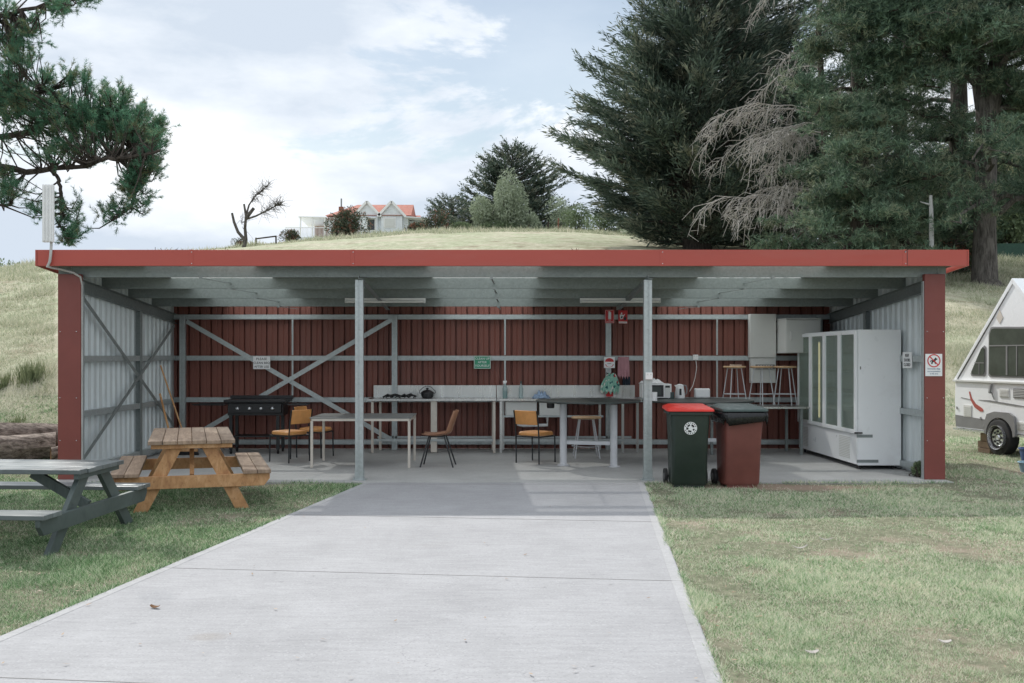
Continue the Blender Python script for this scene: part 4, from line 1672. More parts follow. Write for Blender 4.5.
# ------------------------------------------------------------------ chairs
def make_chair():
    """front towards +Y, back legs at -Y"""
    t = thing('padded_chair', (0, 0, 0), 'x', 'chair', 'tan vinyl chairs with black steel frames')
    w2 = 0.205
    m = MB()
    prof = []
    for k in range(24):
        a = 2 * math.pi * k / 24
        c, s = math.cos(a), math.sin(a)
        prof.append((0.215 * math.copysign(abs(c) ** .45, c), 0.215 * math.copysign(abs(s) ** .45, s) + 0.01))
    rings = [(0.90, 0.405), (1.0, 0.415), (1.0, 0.445), (0.93, 0.462), (0.6, 0.470)]
    vs, fs = [], []
    for sc_, z in rings:
        vs += [(x * sc_, y * sc_, z) for x, y in prof]
    n = 24
    for i in range(len(rings) - 1):
        for k in range(n):
            fs.append((i * n + k, i * n + (k + 1) % n, (i + 1) * n + (k + 1) % n, (i + 1) * n + k))
    fs.append(tuple(reversed(range(n))))
    fs.append(tuple(range(4 * n, 5 * n)))
    m.add(vs, fs)
    m.build('seat', 'vinyl', t, world=False, smooth=True)
    m = MB()
    pts = []
    for i in range(9):
        u = i / 8 - .5
        pts.append((u * 0.385, -0.205 - 0.03 * (1 - (2 * u) ** 2)))
    poly = [(x, y - 0.018) for x, y in pts] + [(x, y + 0.018) for x, y in reversed(pts)]
    m.prism(poly, lambda a, b: (a, b - 0.02, 0.575), lambda a, b: (a, b - 0.055, 0.785))
    m.build('backrest', 'vinyl', t, world=False, bevel=0.012)
    for s in (-1, 1):
        m = MB()
        m.tube([(s * w2, -0.21, 0.0), (s * w2, -0.215, 0.40), (s * w2, -0.235, 0.60), (s * w2, -0.27, 0.785)], 0.011, 8)
        m.build('leg', 'blackmet', t, world=False, smooth=True)
        m = MB()
        m.tube([(s * w2, 0.215, 0.0), (s * w2, 0.205, 0.395)], 0.011, 8)
        m.build('leg', 'blackmet', t, world=False, smooth=True)
    m = MB()
    m.tube([(-w2, -0.205, 0.395), (w2, -0.205, 0.395), (w2, 0.205, 0.395), (-w2, 0.205, 0.395), (-w2, -0.205, 0.395)], 0.010, 8)
    m.build('seat_frame', 'blackmet', t, world=False)
    return t


ch = make_chair()


def face(dx, dy):
    return math.atan2(-dx, dy)


ch.location = (-3.06, 14.98, 0)
ch.rotation_euler = (0, 0, face(-0.80, 0.60))
ch['label'] = 'tan vinyl chair nearest the barbecue, its back to the grey topped table'
copy_thing(ch, (-2.80, 15.65, 0), face(0.95, -0.30), 'tan vinyl chair half hidden behind the chair nearest the barbecue')
copy_thing(ch, (0.635, 14.82, 0), face(0.60, 0.80), 'tan vinyl chair standing alone beside the round table in front of the sinks')

mc = thing('moulded_chair', (-0.79, 14.35, 0), 'brown moulded plastic shell chair on black splayed legs, right of the grey table', 'chair', rz=face(-1, 0.06))
# shell built in the chair's own frame, front towards +Y
m = MB()
n, k = 13, 18
vs, fs = [], []
path = []
for j in range(k):
    q = j / (k - 1)
    if q < 0.45:
        a = q / 0.45
        path.append((0.22 - 0.34 * a, 0.455 - 0.022 * math.sin(a * math.pi) + 0.0 * a))
    elif q < 0.6:
        a = (q - .45) / .15
        path.append((-0.12 - 0.085 * math.sin(a * math.pi / 2), 0.455 + 0.07 * (1 - math.cos(a * math.pi / 2))))
    else:
        a = (q - .6) / .4
        path.append((-0.205 - 0.095 * a, 0.525 + 0.275 * a))
for j, (y, z) in enumerate(path):
    q = j / (k - 1)
    wv = 0.215 * (0.93 if q < .1 else 1.0) * (1.0 - 0.22 * max(0, (q - .75) / .25) ** 2)
    for i in range(n):
        u = i / (n - 1) * 2 - 1
        curl = 0.045 * abs(u) ** 3
        if q < .52:
            vs.append((u * wv, y, z + curl * (0.5 + q)))
        else:
            vs.append((u * wv, y + curl * 1.3, z + curl * .2))
for j in range(k - 1):
    for i in range(n - 1):
        fs.append((j * n + i, j * n + i + 1, (j + 1) * n + i + 1, (j + 1) * n + i))
m.add(vs, fs)
o = m.build('shell', 'shell', mc, smooth=True, world=False)
s_ = o.modifiers.new('thick', 'SOLIDIFY'); s_.thickness = 0.007
for sx in (-1, 1):
    for y0, y1 in ((0.12, 0.235), (-0.10, -0.235)):
        m = MB()
        m.tube([(sx * 0.12, y0, 0.435), (sx * 0.20, y1, 0.0)], 0.011, 8)
        m.build('leg', 'blackmet', mc, smooth=True, world=False)
m = MB()
m.tube([(-0.12, 0.12, 0.43), (0.12, 0.12, 0.43), (0.12, -0.10, 0.43), (-0.12, -0.10, 0.43), (-0.12, 0.12, 0.43)], 0.009, 6)
m.build('seat_frame', 'blackmet', mc, world=False)


# ------------------------------------------------------------------ appliances on the second round table
TZ = 0.926
mw = thing('microwave', (2.53, 15.50, TZ), 'white microwave oven with dark door on the round table behind the right front post', 'microwave')
m = MB()
m.box(-0.225, 0.225, -0.15, 0.17, 0.012, 0.225)
for x in (-.19, .19):
    m.box(x - .015, x + .015, -.12, -.09, 0.0, 0.0115)
    m.box(x - .015, x + .015, .11, .14, 0.0, 0.0115)
m.build('oven_body', 'plastic_w', mw, world=False, bevel=0.005)
m = MB()
m.box(-0.205, 0.10, -0.162, -0.151, 0.03, 0.21)
d_ = m.build('door', 'black', mw, world=False, bevel=0.003)
m = MB()
m.box(-0.16, 0.06, -0.165, -0.1625, 0.06, 0.18)
m.build('window', 'darktop', d_, world=False)
m = MB()
m.box(0.12, 0.205, -0.156, -0.151, 0.03, 0.21)
d_ = m.build('control_panel', 'offwhite', mw, world=False)
m = MB()
m.box(0.128, 0.197, -0.159, -0.1565, 0.17, 0.20)
m.build('display', 'black', d_, world=False)
crumple('plastic_bag', 'plastic_w', 'crumpled white plastic on top of the microwave', 'bag', (2.47, 15.50, TZ + .226), (0.34, 0.24, 0.11), 9)

kt = thing('kettle', (2.92, 15.55, TZ), 'white electric kettle between the microwave and the toaster', 'kettle')
m = MB()
m.lathe([(0.078, 0.0), (0.080, 0.02), (0.072, 0.10), (0.060, 0.19), (0.056, 0.205), (0.03, 0.218), (0.012, 0.222)], seg=20)
m.prism([(-0.055, 0.16), (-0.085, 0.20), (-0.05, 0.205)], lambda a, b: (a, -0.015, b), lambda a, b: (a, 0.015, b))
m.build('kettle_body', 'plastic_w', kt, world=False, smooth=True)
m = MB()
m.tube([(0.055, 0, 0.20), (0.095, 0, 0.195), (0.108, 0, 0.15), (0.105, 0, 0.08), (0.078, 0, 0.05)], 0.012, 8)
m.build('handle', 'vangrey', kt, world=False, smooth=True)
m = MB()
m.box(-0.02, 0.012, -0.082, -0.070, 0.05, 0.15)
m.build('water_gauge', 'darkglass', kt, world=False)
ts = thing('toaster', (3.255, 15.50, TZ), 'white two slot toaster on the round table under the hanging lead', 'toaster')
m = MB()
m.box(-0.115, 0.115, -0.07, 0.07, 0.008, 0.155)
m.build('toaster_body', 'plastic_w', ts, world=False, bevel=0.02)
m = MB()
for y in (-.03, .03):
    m.box(-0.085, 0.085, y - .010, y + .010, 0.150, 0.1565)
m.build('slot', 'black', ts, world=False)
m = MB()
m.box(0.1155, 0.135, -0.015, 0.015, 0.09, 0.105)
m.build('lever', 'black', ts, world=False)
m = MB()
m.lathe([(0.030, 0.0), (0.040, 0.002), (0.042, 0.10), (0.038, 0.10), (0.034, 0.01)], (2.76, 15.38, TZ), 14)
tag(m.build('mug', 'binlid', smooth=True), 'dark green mug between the microwave and the kettle', 'mug')
m = MB()
m.lathe([(0.028, 0.0), (0.040, 0.002), (0.040, 0.13), (0.036, 0.13), (0.032, 0.01)], (2.37, 14.6, TZ), 14)
tag(m.build('cup', 'plastic_w', smooth=True), 'white cup on the round table just left of the right front post', 'cup')


# ------------------------------------------------------------------ wheelie bins
def rrect(w_, d_, r=0.04, n=5):
    pts = []
    for cx, cy, a0 in ((w_ / 2 - r, d_ / 2 - r, 0), (-w_ / 2 + r, d_ / 2 - r, 90), (-w_ / 2 + r, -d_ / 2 + r, 180), (w_ / 2 - r, -d_ / 2 + r, 270)):
        for k in range(n):
            a = R(a0 + 90 * k / (n - 1))
            pts.append((cx + r * math.cos(a), cy + r * math.sin(a)))
    return pts


def loft(m, rings):
    n = len(rings[0])
    vs = [p for r_ in rings for p in r_]
    fs = [(i * n + k, i * n + (k + 1) % n, (i + 1) * n + (k + 1) % n, (i + 1) * n + k) for i in range(len(rings) - 1) for k in range(n)]
    fs += [tuple(reversed(range(n))), tuple(range((len(rings) - 1) * n, len(rings) * n))]
    m.add(vs, fs)


def bin_(x, y, label, body, lid, rz, bagged, logo):
    t = thing('wheelie_bin', (x, y, -0.02), label, 'bin', rz=rz)
    m = MB()
    lv = [(0.415, 0.39, 0.04, 0.03), (0.425, 0.42, 0.07, 0.03), (0.44, 0.49, 0.60, 0.015), (0.47, 0.54, 0.90, 0.0), (0.47, 0.54, 0.925, 0)]
    loft(m, [[(a, b + oy, z) for a, b in rrect(w_, d_, 0.05)] for w_, d_, z, oy in lv])
    m.box(-0.185, 0.185, 0.10, 0.19, 0.0, 0.039)
    m.box(-0.185, 0.185, -0.15, -0.10, 0.0, 0.039)
    m.build('bin_body', body, t, world=False, smooth=True)
    m = MB()
    loft(m, [[(a, b, z) for a, b in rrect(w_, d_, 0.05)] for w_, d_, z in ((0.50, 0.57, 0.895), (0.53, 0.60, 0.90), (0.53, 0.60, 0.93), (0.50, 0.57, 0.935))])
    m.build('rim', body if not bagged else 'binlid', t, world=False, smooth=True)
    m = MB()
    loft(m, [[(a, b + oy, z + sl * (b + .3)) for a, b in rrect(w_, d_, 0.06)] for w_, d_, z, oy, sl in
             ((0.55, 0.62, 0.937, 0, 0.02), (0.57, 0.64, 0.942, 0, 0.02), (0.56, 0.63, 0.965, 0, 0.03), (0.44, 0.48, 0.99, 0.02, 0.04), (0.30, 0.34, 0.995, 0.02, 0.04))])
    l_ = m.build('lid', lid, t, world=False, smooth=True)
    m = MB()
    m.tube([(-0.22, 0.30, 0.90), (-0.22, 0.355, 0.93), (0.22, 0.355, 0.93), (0.22, 0.30, 0.90)], 0.014, 8)
    m.build('handle', body, t, world=False, smooth=True)
    for s in (-1, 1):
        m = MB()
        m.lathe([(0.05, -0.02), (0.095, -0.022), (0.10, -0.015), (0.10, 0.015), (0.095, 0.022), (0.05, 0.02)], (s * 0.245, 0.22, 0.10), 20, 'x')
        wv = m.build('wheel', 'rubber', t, world=False, smooth=True)
        m = MB()
        m.lathe([(0.02, -0.024), (0.045, -0.0205), (0.045, 0.0205), (0.02, 0.024)], (s * 0.245, 0.22, 0.10), 14, 'x')
        m.build('hub', 'vangrey', wv, world=False)
    m = MB()
    m.tube([(-0.222, 0.22, 0.10), (0.222, 0.22, 0.10)], 0.012, 8)
    m.build('axle', 'blackmet', t, world=False)
    if bagged:
        m = MB()
        n = 60
        rg = random.Random(8)
        base = rrect(0.545, 0.615, 0.06, 15)
        rings = []
        for q in range(6):
            v_ = q / 5
            ring = []
            for i, (a, b) in enumerate(base):
                s_ = 1.0 + 0.05 * math.sin(v_ * 3.1) - 0.03 * v_ + 0.012 * math.sin(i * 1.9 + q)
                hem = 0.805 + 0.025 * math.sin(i * 0.55) + 0.02 * math.sin(i * 1.7)
                z = 0.934 + (hem - 0.934) * v_ + 0.008 * math.sin(i * 2.3 + q * 2)
                ring.append((a * s_, b * s_, z))
            rings.append(ring)
        nn = len(base)
        vs = [p for r_ in rings for p in r_]
        fs = [(i * nn + k, i * nn + (k + 1) % nn, (i + 1) * nn + (k + 1) % nn, (i + 1) * nn + k) for i in range(5) for k in range(nn)]
        m.add(vs, fs)
        o = m.build('bin_liner', 'bag', t, world=False, smooth=True)
        s2 = o.modifiers.new('thick', 'SOLIDIFY'); s2.thickness = 0.003
    if logo:
        yl = -0.247
        tilt = 0.035 / 0.30
        def P(a, b, e=0.0):
            return (a, -(0.2335 + (0.735 + b - 0.60) * 0.040 / 0.30 + e), 0.735 + b)
        m = MB()
        seg = 28
        ring = [(0.078 * math.cos(2 * math.pi * k / seg), 0.078 * math.sin(2 * math.pi * k / seg)) for k in range(seg)]
        m.prism(ring, lambda a, b: P(a, b, 0), lambda a, b: P(a, b, 0.002))
        lg = m.build('council_emblem', 'label_w', t, world=False)
        m = MB()
        for k in range(16):
            if k in (0, 8):
                continue
            a = 2 * math.pi * k / 16
            c, s = math.cos(a), math.sin(a)
            pts = [(0.060, -0.10), (0.070, -0.10), (0.070, 0.10), (0.060, 0.10)]
            m.prism([(r_ * math.cos(a + q), r_ * math.sin(a + q)) for r_, q in pts], lambda a_, b_: P(a_, b_, 0.0025), lambda a_, b_: P(a_, b_, 0.0035))
        for a0, a1, r0, r1 in ((20, 75, .028, .050), (100, 150, .030, .050), (165, 205, .026, .052), (225, 285, .028, .050), (-40, -10, .030, .050)):
            pts = [(r1 * math.cos(R(a0 + (a1 - a0) * k / 6)), r1 * math.sin(R(a0 + (a1 - a0) * k / 6))) for k in range(7)]
            pts += [(r0 * math.cos(R(a1 - (a1 - a0) * k / 6)), r0 * math.sin(R(a1 - (a1 - a0) * k / 6))) for k in range(7)]
            m.prism(pts, lambda a_, b_: P(a_, b_, 0.0025), lambda a_, b_: P(a_, b_, 0.0035))
        m.build('emblem_ink', 'label_b', lg, world=False)
    return t


bin_(2.40, 12.27, 'dark green wheelie bin with bright red lid and round white emblem', 'bingreen', 'binred', R(-3), False, True)
bin_(3.03, 12.27, 'faded red-brown wheelie bin with black liner and grey-green lid, in front of the slab', 'binbrown', 'binlid', R(3), True, False)


# ------------------------------------------------------------------ picnic tables
def picnic(name, label, loc, rz, L_, top_w, h, seat_h, overall, foot, mt, ms, planks=6, vary=0):
    """length along local Y"""
    t = thing(name, loc, label, 'picnic table', rz=rz)
    rg = random.Random(vary)
    m = MB()
    pw = top_w / planks
    for i in range(planks):
        x0 = -top_w / 2 + i * pw
        e = rg.uniform(-.008, .008)
        m.box(x0 + 0.003, x0 + pw - 0.003, -L_ / 2 + e, L_ / 2 + e, h - 0.038, h + rg.uniform(-.002, .002))
    m.build('tabletop', mt, t, world=False, bevel=0.004)
    for s in (-1, 1):
        m = MB()
        for q in range(2):
            x = s * (overall / 2 - 0.07 - q * 0.145)
            m.box(x - 0.07, x + 0.07, -L_ / 2 + rg.uniform(-.008, .008), L_ / 2, seat_h - 0.038, seat_h)
        m.build('seat', mt, t, world=False, bevel=0.004)
    for s in (-1, 1):
        yb = s * (L_ / 2 - 0.10)
        m = MB()
        zc = seat_h - 0.039 - 0.065
        m.prism([(-overall / 2 + .01, zc + .065), (-overall / 2 + .01, zc + .01), (-overall / 2 + .07, zc - .065), (overall / 2 - .07, zc - .065), (overall / 2 - .01, zc + .01), (overall / 2 - .01, zc + .065)],
                lambda a, b: (a, yb + s * 0.023, b), lambda a, b: (a, yb + s * 0.065, b))
        m.build('cross_beam', ms, t, world=False, bevel=0.003)
        m = MB()
        m.box(-top_w / 2 + 0.03, top_w / 2 - 0.03, min(yb + s * .023, yb + s * .065), max(yb + s * .023, yb + s * .065), h - 0.038 - 0.10 + .055, h - 0.039)
        m.build('top_cleat', ms, t, world=False, bevel=0.003)
        for q in (-1, 1):
            m = MB()
            p0, p1 = Vector((q * foot, 0, 0)), Vector((q * 0.15, 0, h - 0.040))
            d = (p1 - p0)
            hw = 0.065 * d.length / d.z
            m.prism([(p0.x - hw, 0), (p0.x + hw, 0), (p1.x + hw, p1.z), (p1.x - hw, p1.z)], lambda a, b: (a, yb - s * 0.022, b), lambda a, b: (a, yb + s * 0.021, b))
            m.build('leg', ms, t, world=False, bevel=0.003)
        m = MB()
        m.beam((0, yb - s * 0.04, seat_h - 0.07), (0, yb - s * 0.55, h - 0.075), 0.045, 0.085)
        m.build('brace', ms, t, world=False)
    m = MB()
    m.box(-0.045, 0.045, -L_ / 2 + 0.35, L_ / 2 - 0.35, h - 0.085, h - 0.040)
    m.build('centre_rail', ms, t, world=False)
    return t


a_ = R(17)
picnic('picnic_table', 'brown timber picnic table with weathered top, end on, beside the green one',
       (-3.11 - 0.98 * math.sin(a_), 10.28 + 0.98 * math.cos(a_), -0.02), a_, 1.96, 0.87, 0.735, 0.41, 1.60, 0.51, 'pine_top', 'pine_side', 6, 1)
picnic('picnic_table', 'dark grey-green painted picnic table cut off by the left edge of the photo',
       (-4.43, 8.90, -0.03), R(90 - 4), 1.95, 0.84, 0.655, 0.365, 2.04, 0.73, 'greentop', 'greenpaint', 6, 2)


# ------------------------------------------------------------------ A-frame camper
cv = thing('camper_trailer', (8.15, 15.7, -0.03), 'white A-frame camper trailer with tinted side windows, parked right of the shelter', 'camper')
U = Vector((0.171, -0.985, 0))
W_ = Vector((0.985, 0.171, 0))
A0 = Vector((7.92, 17.05, 0))


def cp_(t, wv, z):
    return A0 + U * t + W_ * wv + Vector((0, 0, z))


def cprism(m, poly, w0, w1):
    m.prism(poly, lambda a, b: cp_(a, w0, b), lambda a, b: cp_(a, w1, b))


T1, PK = 3.55, 1.40
m = MB()
cprism(m, [(0.03, 0.36), (0.0, 0.50), (-0.015, 0.85), (0.0, 1.15), (T1, 1.15), (T1, 0.36)], 0.0, 1.95)
m.build('lower_body', 'vanwhite', cv, bevel=0.012)
m = MB()
cprism(m, [(-0.01, 1.179), (PK, 2.755), (T1 - .52, 1.179)], 0.03, 1.92)
m.build('gable_wall', 'vanwhite', cv)
for (t0, z0), (t1, z1) in (((-0.07, 1.17), (PK, 2.81)), ((T1 - .45, 1.17), (PK + .02, 2.81))):
    m = MB()
    dx, dz = t1 - t0, z1 - z0
    l_ = math.hypot(dx, dz)
    nx, nz = -dz / l_ * .055 * (1 if dx > 0 else -1), dx / l_ * .055 * (1 if dx > 0 else -1)
    cprism(m, [(t0, z0), (t1, z1), (t1 - nx, z1 - nz - .02), (t0 - nx, z0 - nz + .0)], 0.012, 1.97)
    rp = m.build('roof_panel', 'vanwhite', cv, bevel=0.006)
    m = MB()
    k = 0.055 / l_
    cprism(m, [(t0 - nx * 1.05 + dx * .04, z0 - nz * 1.05 + dz * .04), (t0 - nx * 1.05 + dx * .9, z0 - nz * 1.05 + dz * .9),
               (t0 - nx * 1.22 + dx * .9, z0 - nz * 1.22 + dz * .9), (t0 - nx * 1.22 + dx * .04, z0 - nz * 1.22 + dz * .04)], 0.018, 0.03)
    m.build('seal_strip', 'blackmet', rp)
m = MB()
cprism(m, [(-0.03, 1.151), (T1 + .01, 1.151), (T1 + .01, 1.178), (-0.03, 1.178)], -0.03, 1.98)
m.build('belt_rail', 'offwhite', cv)


def cwindow(poly, bars):
    cx = sum(p[0] for p in poly) / len(poly)
    cz = sum(p[1] for p in poly) / len(poly)
    m = MB()
    outer = [(cx + (a - cx) * 1.0 + (0.03 if a > cx else -0.03), cz + (b - cz) + (0.03 if b > cz else -0.03)) for a, b in poly]
    cprism(m, outer, 0.018, 0.0295)
    f = m.build('window', 'vangrey', cv, bevel=0.004)
    m = MB()
    cprism(m, poly, 0.010, 0.0175)
    m.build('pane', 'vanpane', f)
    if bars:
        m = MB()
        for (a, b), (c, d), th in bars:
            m.beam(cp_(a, 0.006, b), cp_(c, 0.006, d), 0.006, th, up=(0, 0, 1) if abs(b - d) < .01 else tuple(U))
        m.build('glazing_bar', 'vangrey', f)


M['vanpane'] = simple('tinted_camper_glass', (0.045, 0.055, 0.048), 0.08, var=0.5, scale=2.2)
cwindow([(0.41, 1.32), (0.43, 1.28), (0.71, 1.28), (0.74, 1.32), (0.74, 1.70), (0.70, 1.73), (0.66, 1.70)], [((0.50, 1.47), (0.74, 1.47), 0.014), ((0.62, 1.28), (0.62, 1.46), 0.012)])
cwindow([(0.86, 1.30), (0.90, 1.27), (2.10, 1.27), (2.14, 1.31), (2.10, 1.95), (2.05, 2.0), (0.98, 2.03), (0.92, 2.02), (0.87, 1.93)],
        [((0.87, 1.75), (2.1, 1.75), 0.018), ((1.29, 1.28), (1.29, 1.74), 0.035), ((1.52, 1.28), (1.52, 1.74), 0.02)])
# skirt, decal, vents, lever, box
m = MB()
cprism(m, [(0.03, 0.38), (0.90, 0.38), (0.90, 0.54), (0.01, 0.58)], -0.008, -0.001)
m.build('grey_skirt', 'vangrey', cv)
m = MB()
cprism(m, [(-0.03, 0.325), (T1, 0.325), (T1, 0.356), (-0.03, 0.356)], -0.02, 1.96)
m.build('bottom_rail', 'chrome', cv)
m = MB()
cprism(m, [(0.37, 0.985), (0.40, 0.99), (0.45, 0.88), (0.55, 0.79), (0.70, 0.73), (0.74, 0.70), (0.73, 0.67), (0.66, 0.67), (0.52, 0.73), (0.42, 0.84)], -0.006, -0.001)
m.build('swoosh_decal', 'rustred', cv)
m = MB()
cprism(m, [(0.16, 0.885), (0.40, 0.86), (0.40, 0.85), (0.16, 0.875)], -0.006, -0.001)
cprism(m, [(0.60, 0.86), (1.5, 0.80), (1.9, 0.795), (1.5, 0.825), (0.9, 0.865)], -0.006, -0.001)
m.build('streak_decal', 'vangrey', cv)
for (a, b, z0, z1, mt) in ((1.14, 1.36, 0.93, 1.06, 'offwhite'), (1.46, 1.80, 0.93, 1.08, 'vangrey'), (0.24, 0.44, 0.56, 0.76, 'offwhite'), (1.50, 1.80, 0.43, 0.56, 'offwhite')):
    m = MB()
    cprism(m, [(a, z0), (b, z0), (b, z1), (a, z1)], -0.012, -0.001)
    v_ = m.build('hatch', mt, cv, bevel=0.003)
    m = MB()
    for k in range(5):
        z = z0 + (z1 - z0) * (k + .7) / 6
        cprism(m, [(a + .02, z), (b - .02, z), (b - .02, z + .008), (a + .02, z + .008)], -0.017, -0.0125)
    m.build('louvre', 'offwhite', v_)
m = MB()
m.beam(cp_(0.95, -0.02, 1.13), cp_(0.93, -0.03, 0.98), 0.03, 0.04)
m.beam(cp_(0.96, -0.02, 1.0), cp_(1.03, -0.02, 0.88), 0.012, 0.012)
m.build('latch_lever', 'vangrey', cv)
m = MB()
m.lathe([(0.022, -0.008), (0.022, 0.0)], (0, 0, 0), 12, 'x')
mt_ = MB()
for z, t_ in ((0.70, 0.06), (0.56, 0.68), (0.44, 0.75)):
    c = cp_(t_, -0.006, z)
    mt_.add([(a + c.x, b + c.y, d + c.z) for a, b, d in m.v], m.f)
mt_.build('side_lamp', 'vangrey', cv)
m = MB()
cprism(m, [(1.02, 2.20), (1.10, 2.33), (1.18, 2.20), (1.10, 2.10)], 0.022, 0.029)
m.build('warning_sticker', 'creamtube', cv)
# wheel arch
WT, WR = 1.18, 0.285
m = MB()
arch = []
for k in range(13):
    a = math.pi * k / 12
    arch.append((WT + 0.32 * math.cos(a), 0.31 + 0.29 * math.sin(a)))
outer = [(WT - 0.36, 0.33), (WT - 0.36, 0.50), (WT - 0.30, 0.64), (WT - .12, 0.69), (WT + 0.22, 0.69), (WT + 0.33, 0.64), (WT + 0.37, 0.5), (WT + 0.37, 0.33)]
cprism(m, outer + [(a, b) for a, b in arch if b > 0.30], -0.05, -0.009)
m.build('wheel_arch', 'vangrey', cv)
m = MB()
cprism(m, [(WT - .31, .34), (WT - .25, .52), (WT, .60), (WT + .25, .52), (WT + .31, .34)], -0.0085, 0.0005)
m.build('arch_lining', 'black', cv)


def cwheel():
    c = cp_(WT, 0.02, WR)
    mm = MB()
    mm.lathe([(0.19, -0.085), (0.25, -0.095), (0.28, -0.085), (WR, -0.05), (WR, 0.06), (0.27, 0.09), (0.19, 0.09)], seg=36, axis='x')
    rot = Matrix.Rotation(math.atan2(W_.y, W_.x), 4, 'Z')
    def put(mb_, name, mat, par):
        mb_.v = [tuple(rot @ Vector(p) + c) for p in mb_.v]
        return mb_.build(name, mat, par, smooth=True)
    wl = put(mm, 'wheel', 'rubber', cv)
    mm = MB()
    mm.lathe([(0.001, -0.050), (0.035, -0.055), (0.05, -0.035), (0.13, -0.045), (0.15, -0.02), (0.175, -0.03), (0.188, -0.088), (0.193, -0.09), (0.188, -0.02)], seg=36, axis='x')
    c = c - W_ * 0.048
    rim = put(mm, 'rim', 'chrome', wl)
    mm = MB()
    for k in range(8):
        a = 2 * math.pi * k / 8
        cx, cz = 0.098 * math.cos(a), 0.098 * math.sin(a)
        mm = MB()
        mm.lathe([(0.020, -0.0535), (0.020, -0.040)], (0, cx, cz), 10, 'x')
        put(mm, 'rim_hole', 'black', rim)


cwheel()
m = MB()
for a, b, z0, z1 in ((0.45, 0.75, 0.17, 0.30), (0.40, 0.80, 0.06, 0.165), (0.42, 0.72, -0.03, 0.055)):
    cprism(m, [(a, z0), (b, z0), (b, z1), (a, z1)], 0.12 + z1 * .1, 0.34)
tag(m.build('timber_blocks', 'pine_top', bevel=0.006), 'stacked timber blocks propping the rear corner of the white camper', 'blocks')


def tub(x, y, z, r, h, mat, label):
    m = MB()
    vs_ = [(r * .8, 0.0), (r * .82, 0.01), (r, h * .93), (r * 1.08, h * .94), (r * 1.08, h), (r * .96, h), (r * .78, 0.02)]
    m.lathe(vs_, (x, y, z), 24)
    return tag(m.build('plastic_tub', mat, smooth=True), label, 'tub')


tub(8.12, 14.95, -0.04, 0.19, 0.24, 'blue', 'dark blue plastic tub on the grass beside the camper')
tub(7.45, 13.75, -0.04, 0.17, 0.16, 'paleblue', 'pale blue plastic tub on the grass in front of the dark blue one')


# ------------------------------------------------------------------ foliage builders
def tubes_np(paths, seg=6):
    """paths: list of (points (n,3), radii (n,)) -> MB"""
    m = MB()
    for p, r in paths:
        m.tube([tuple(q) for q in p], list(r), seg)
    return m


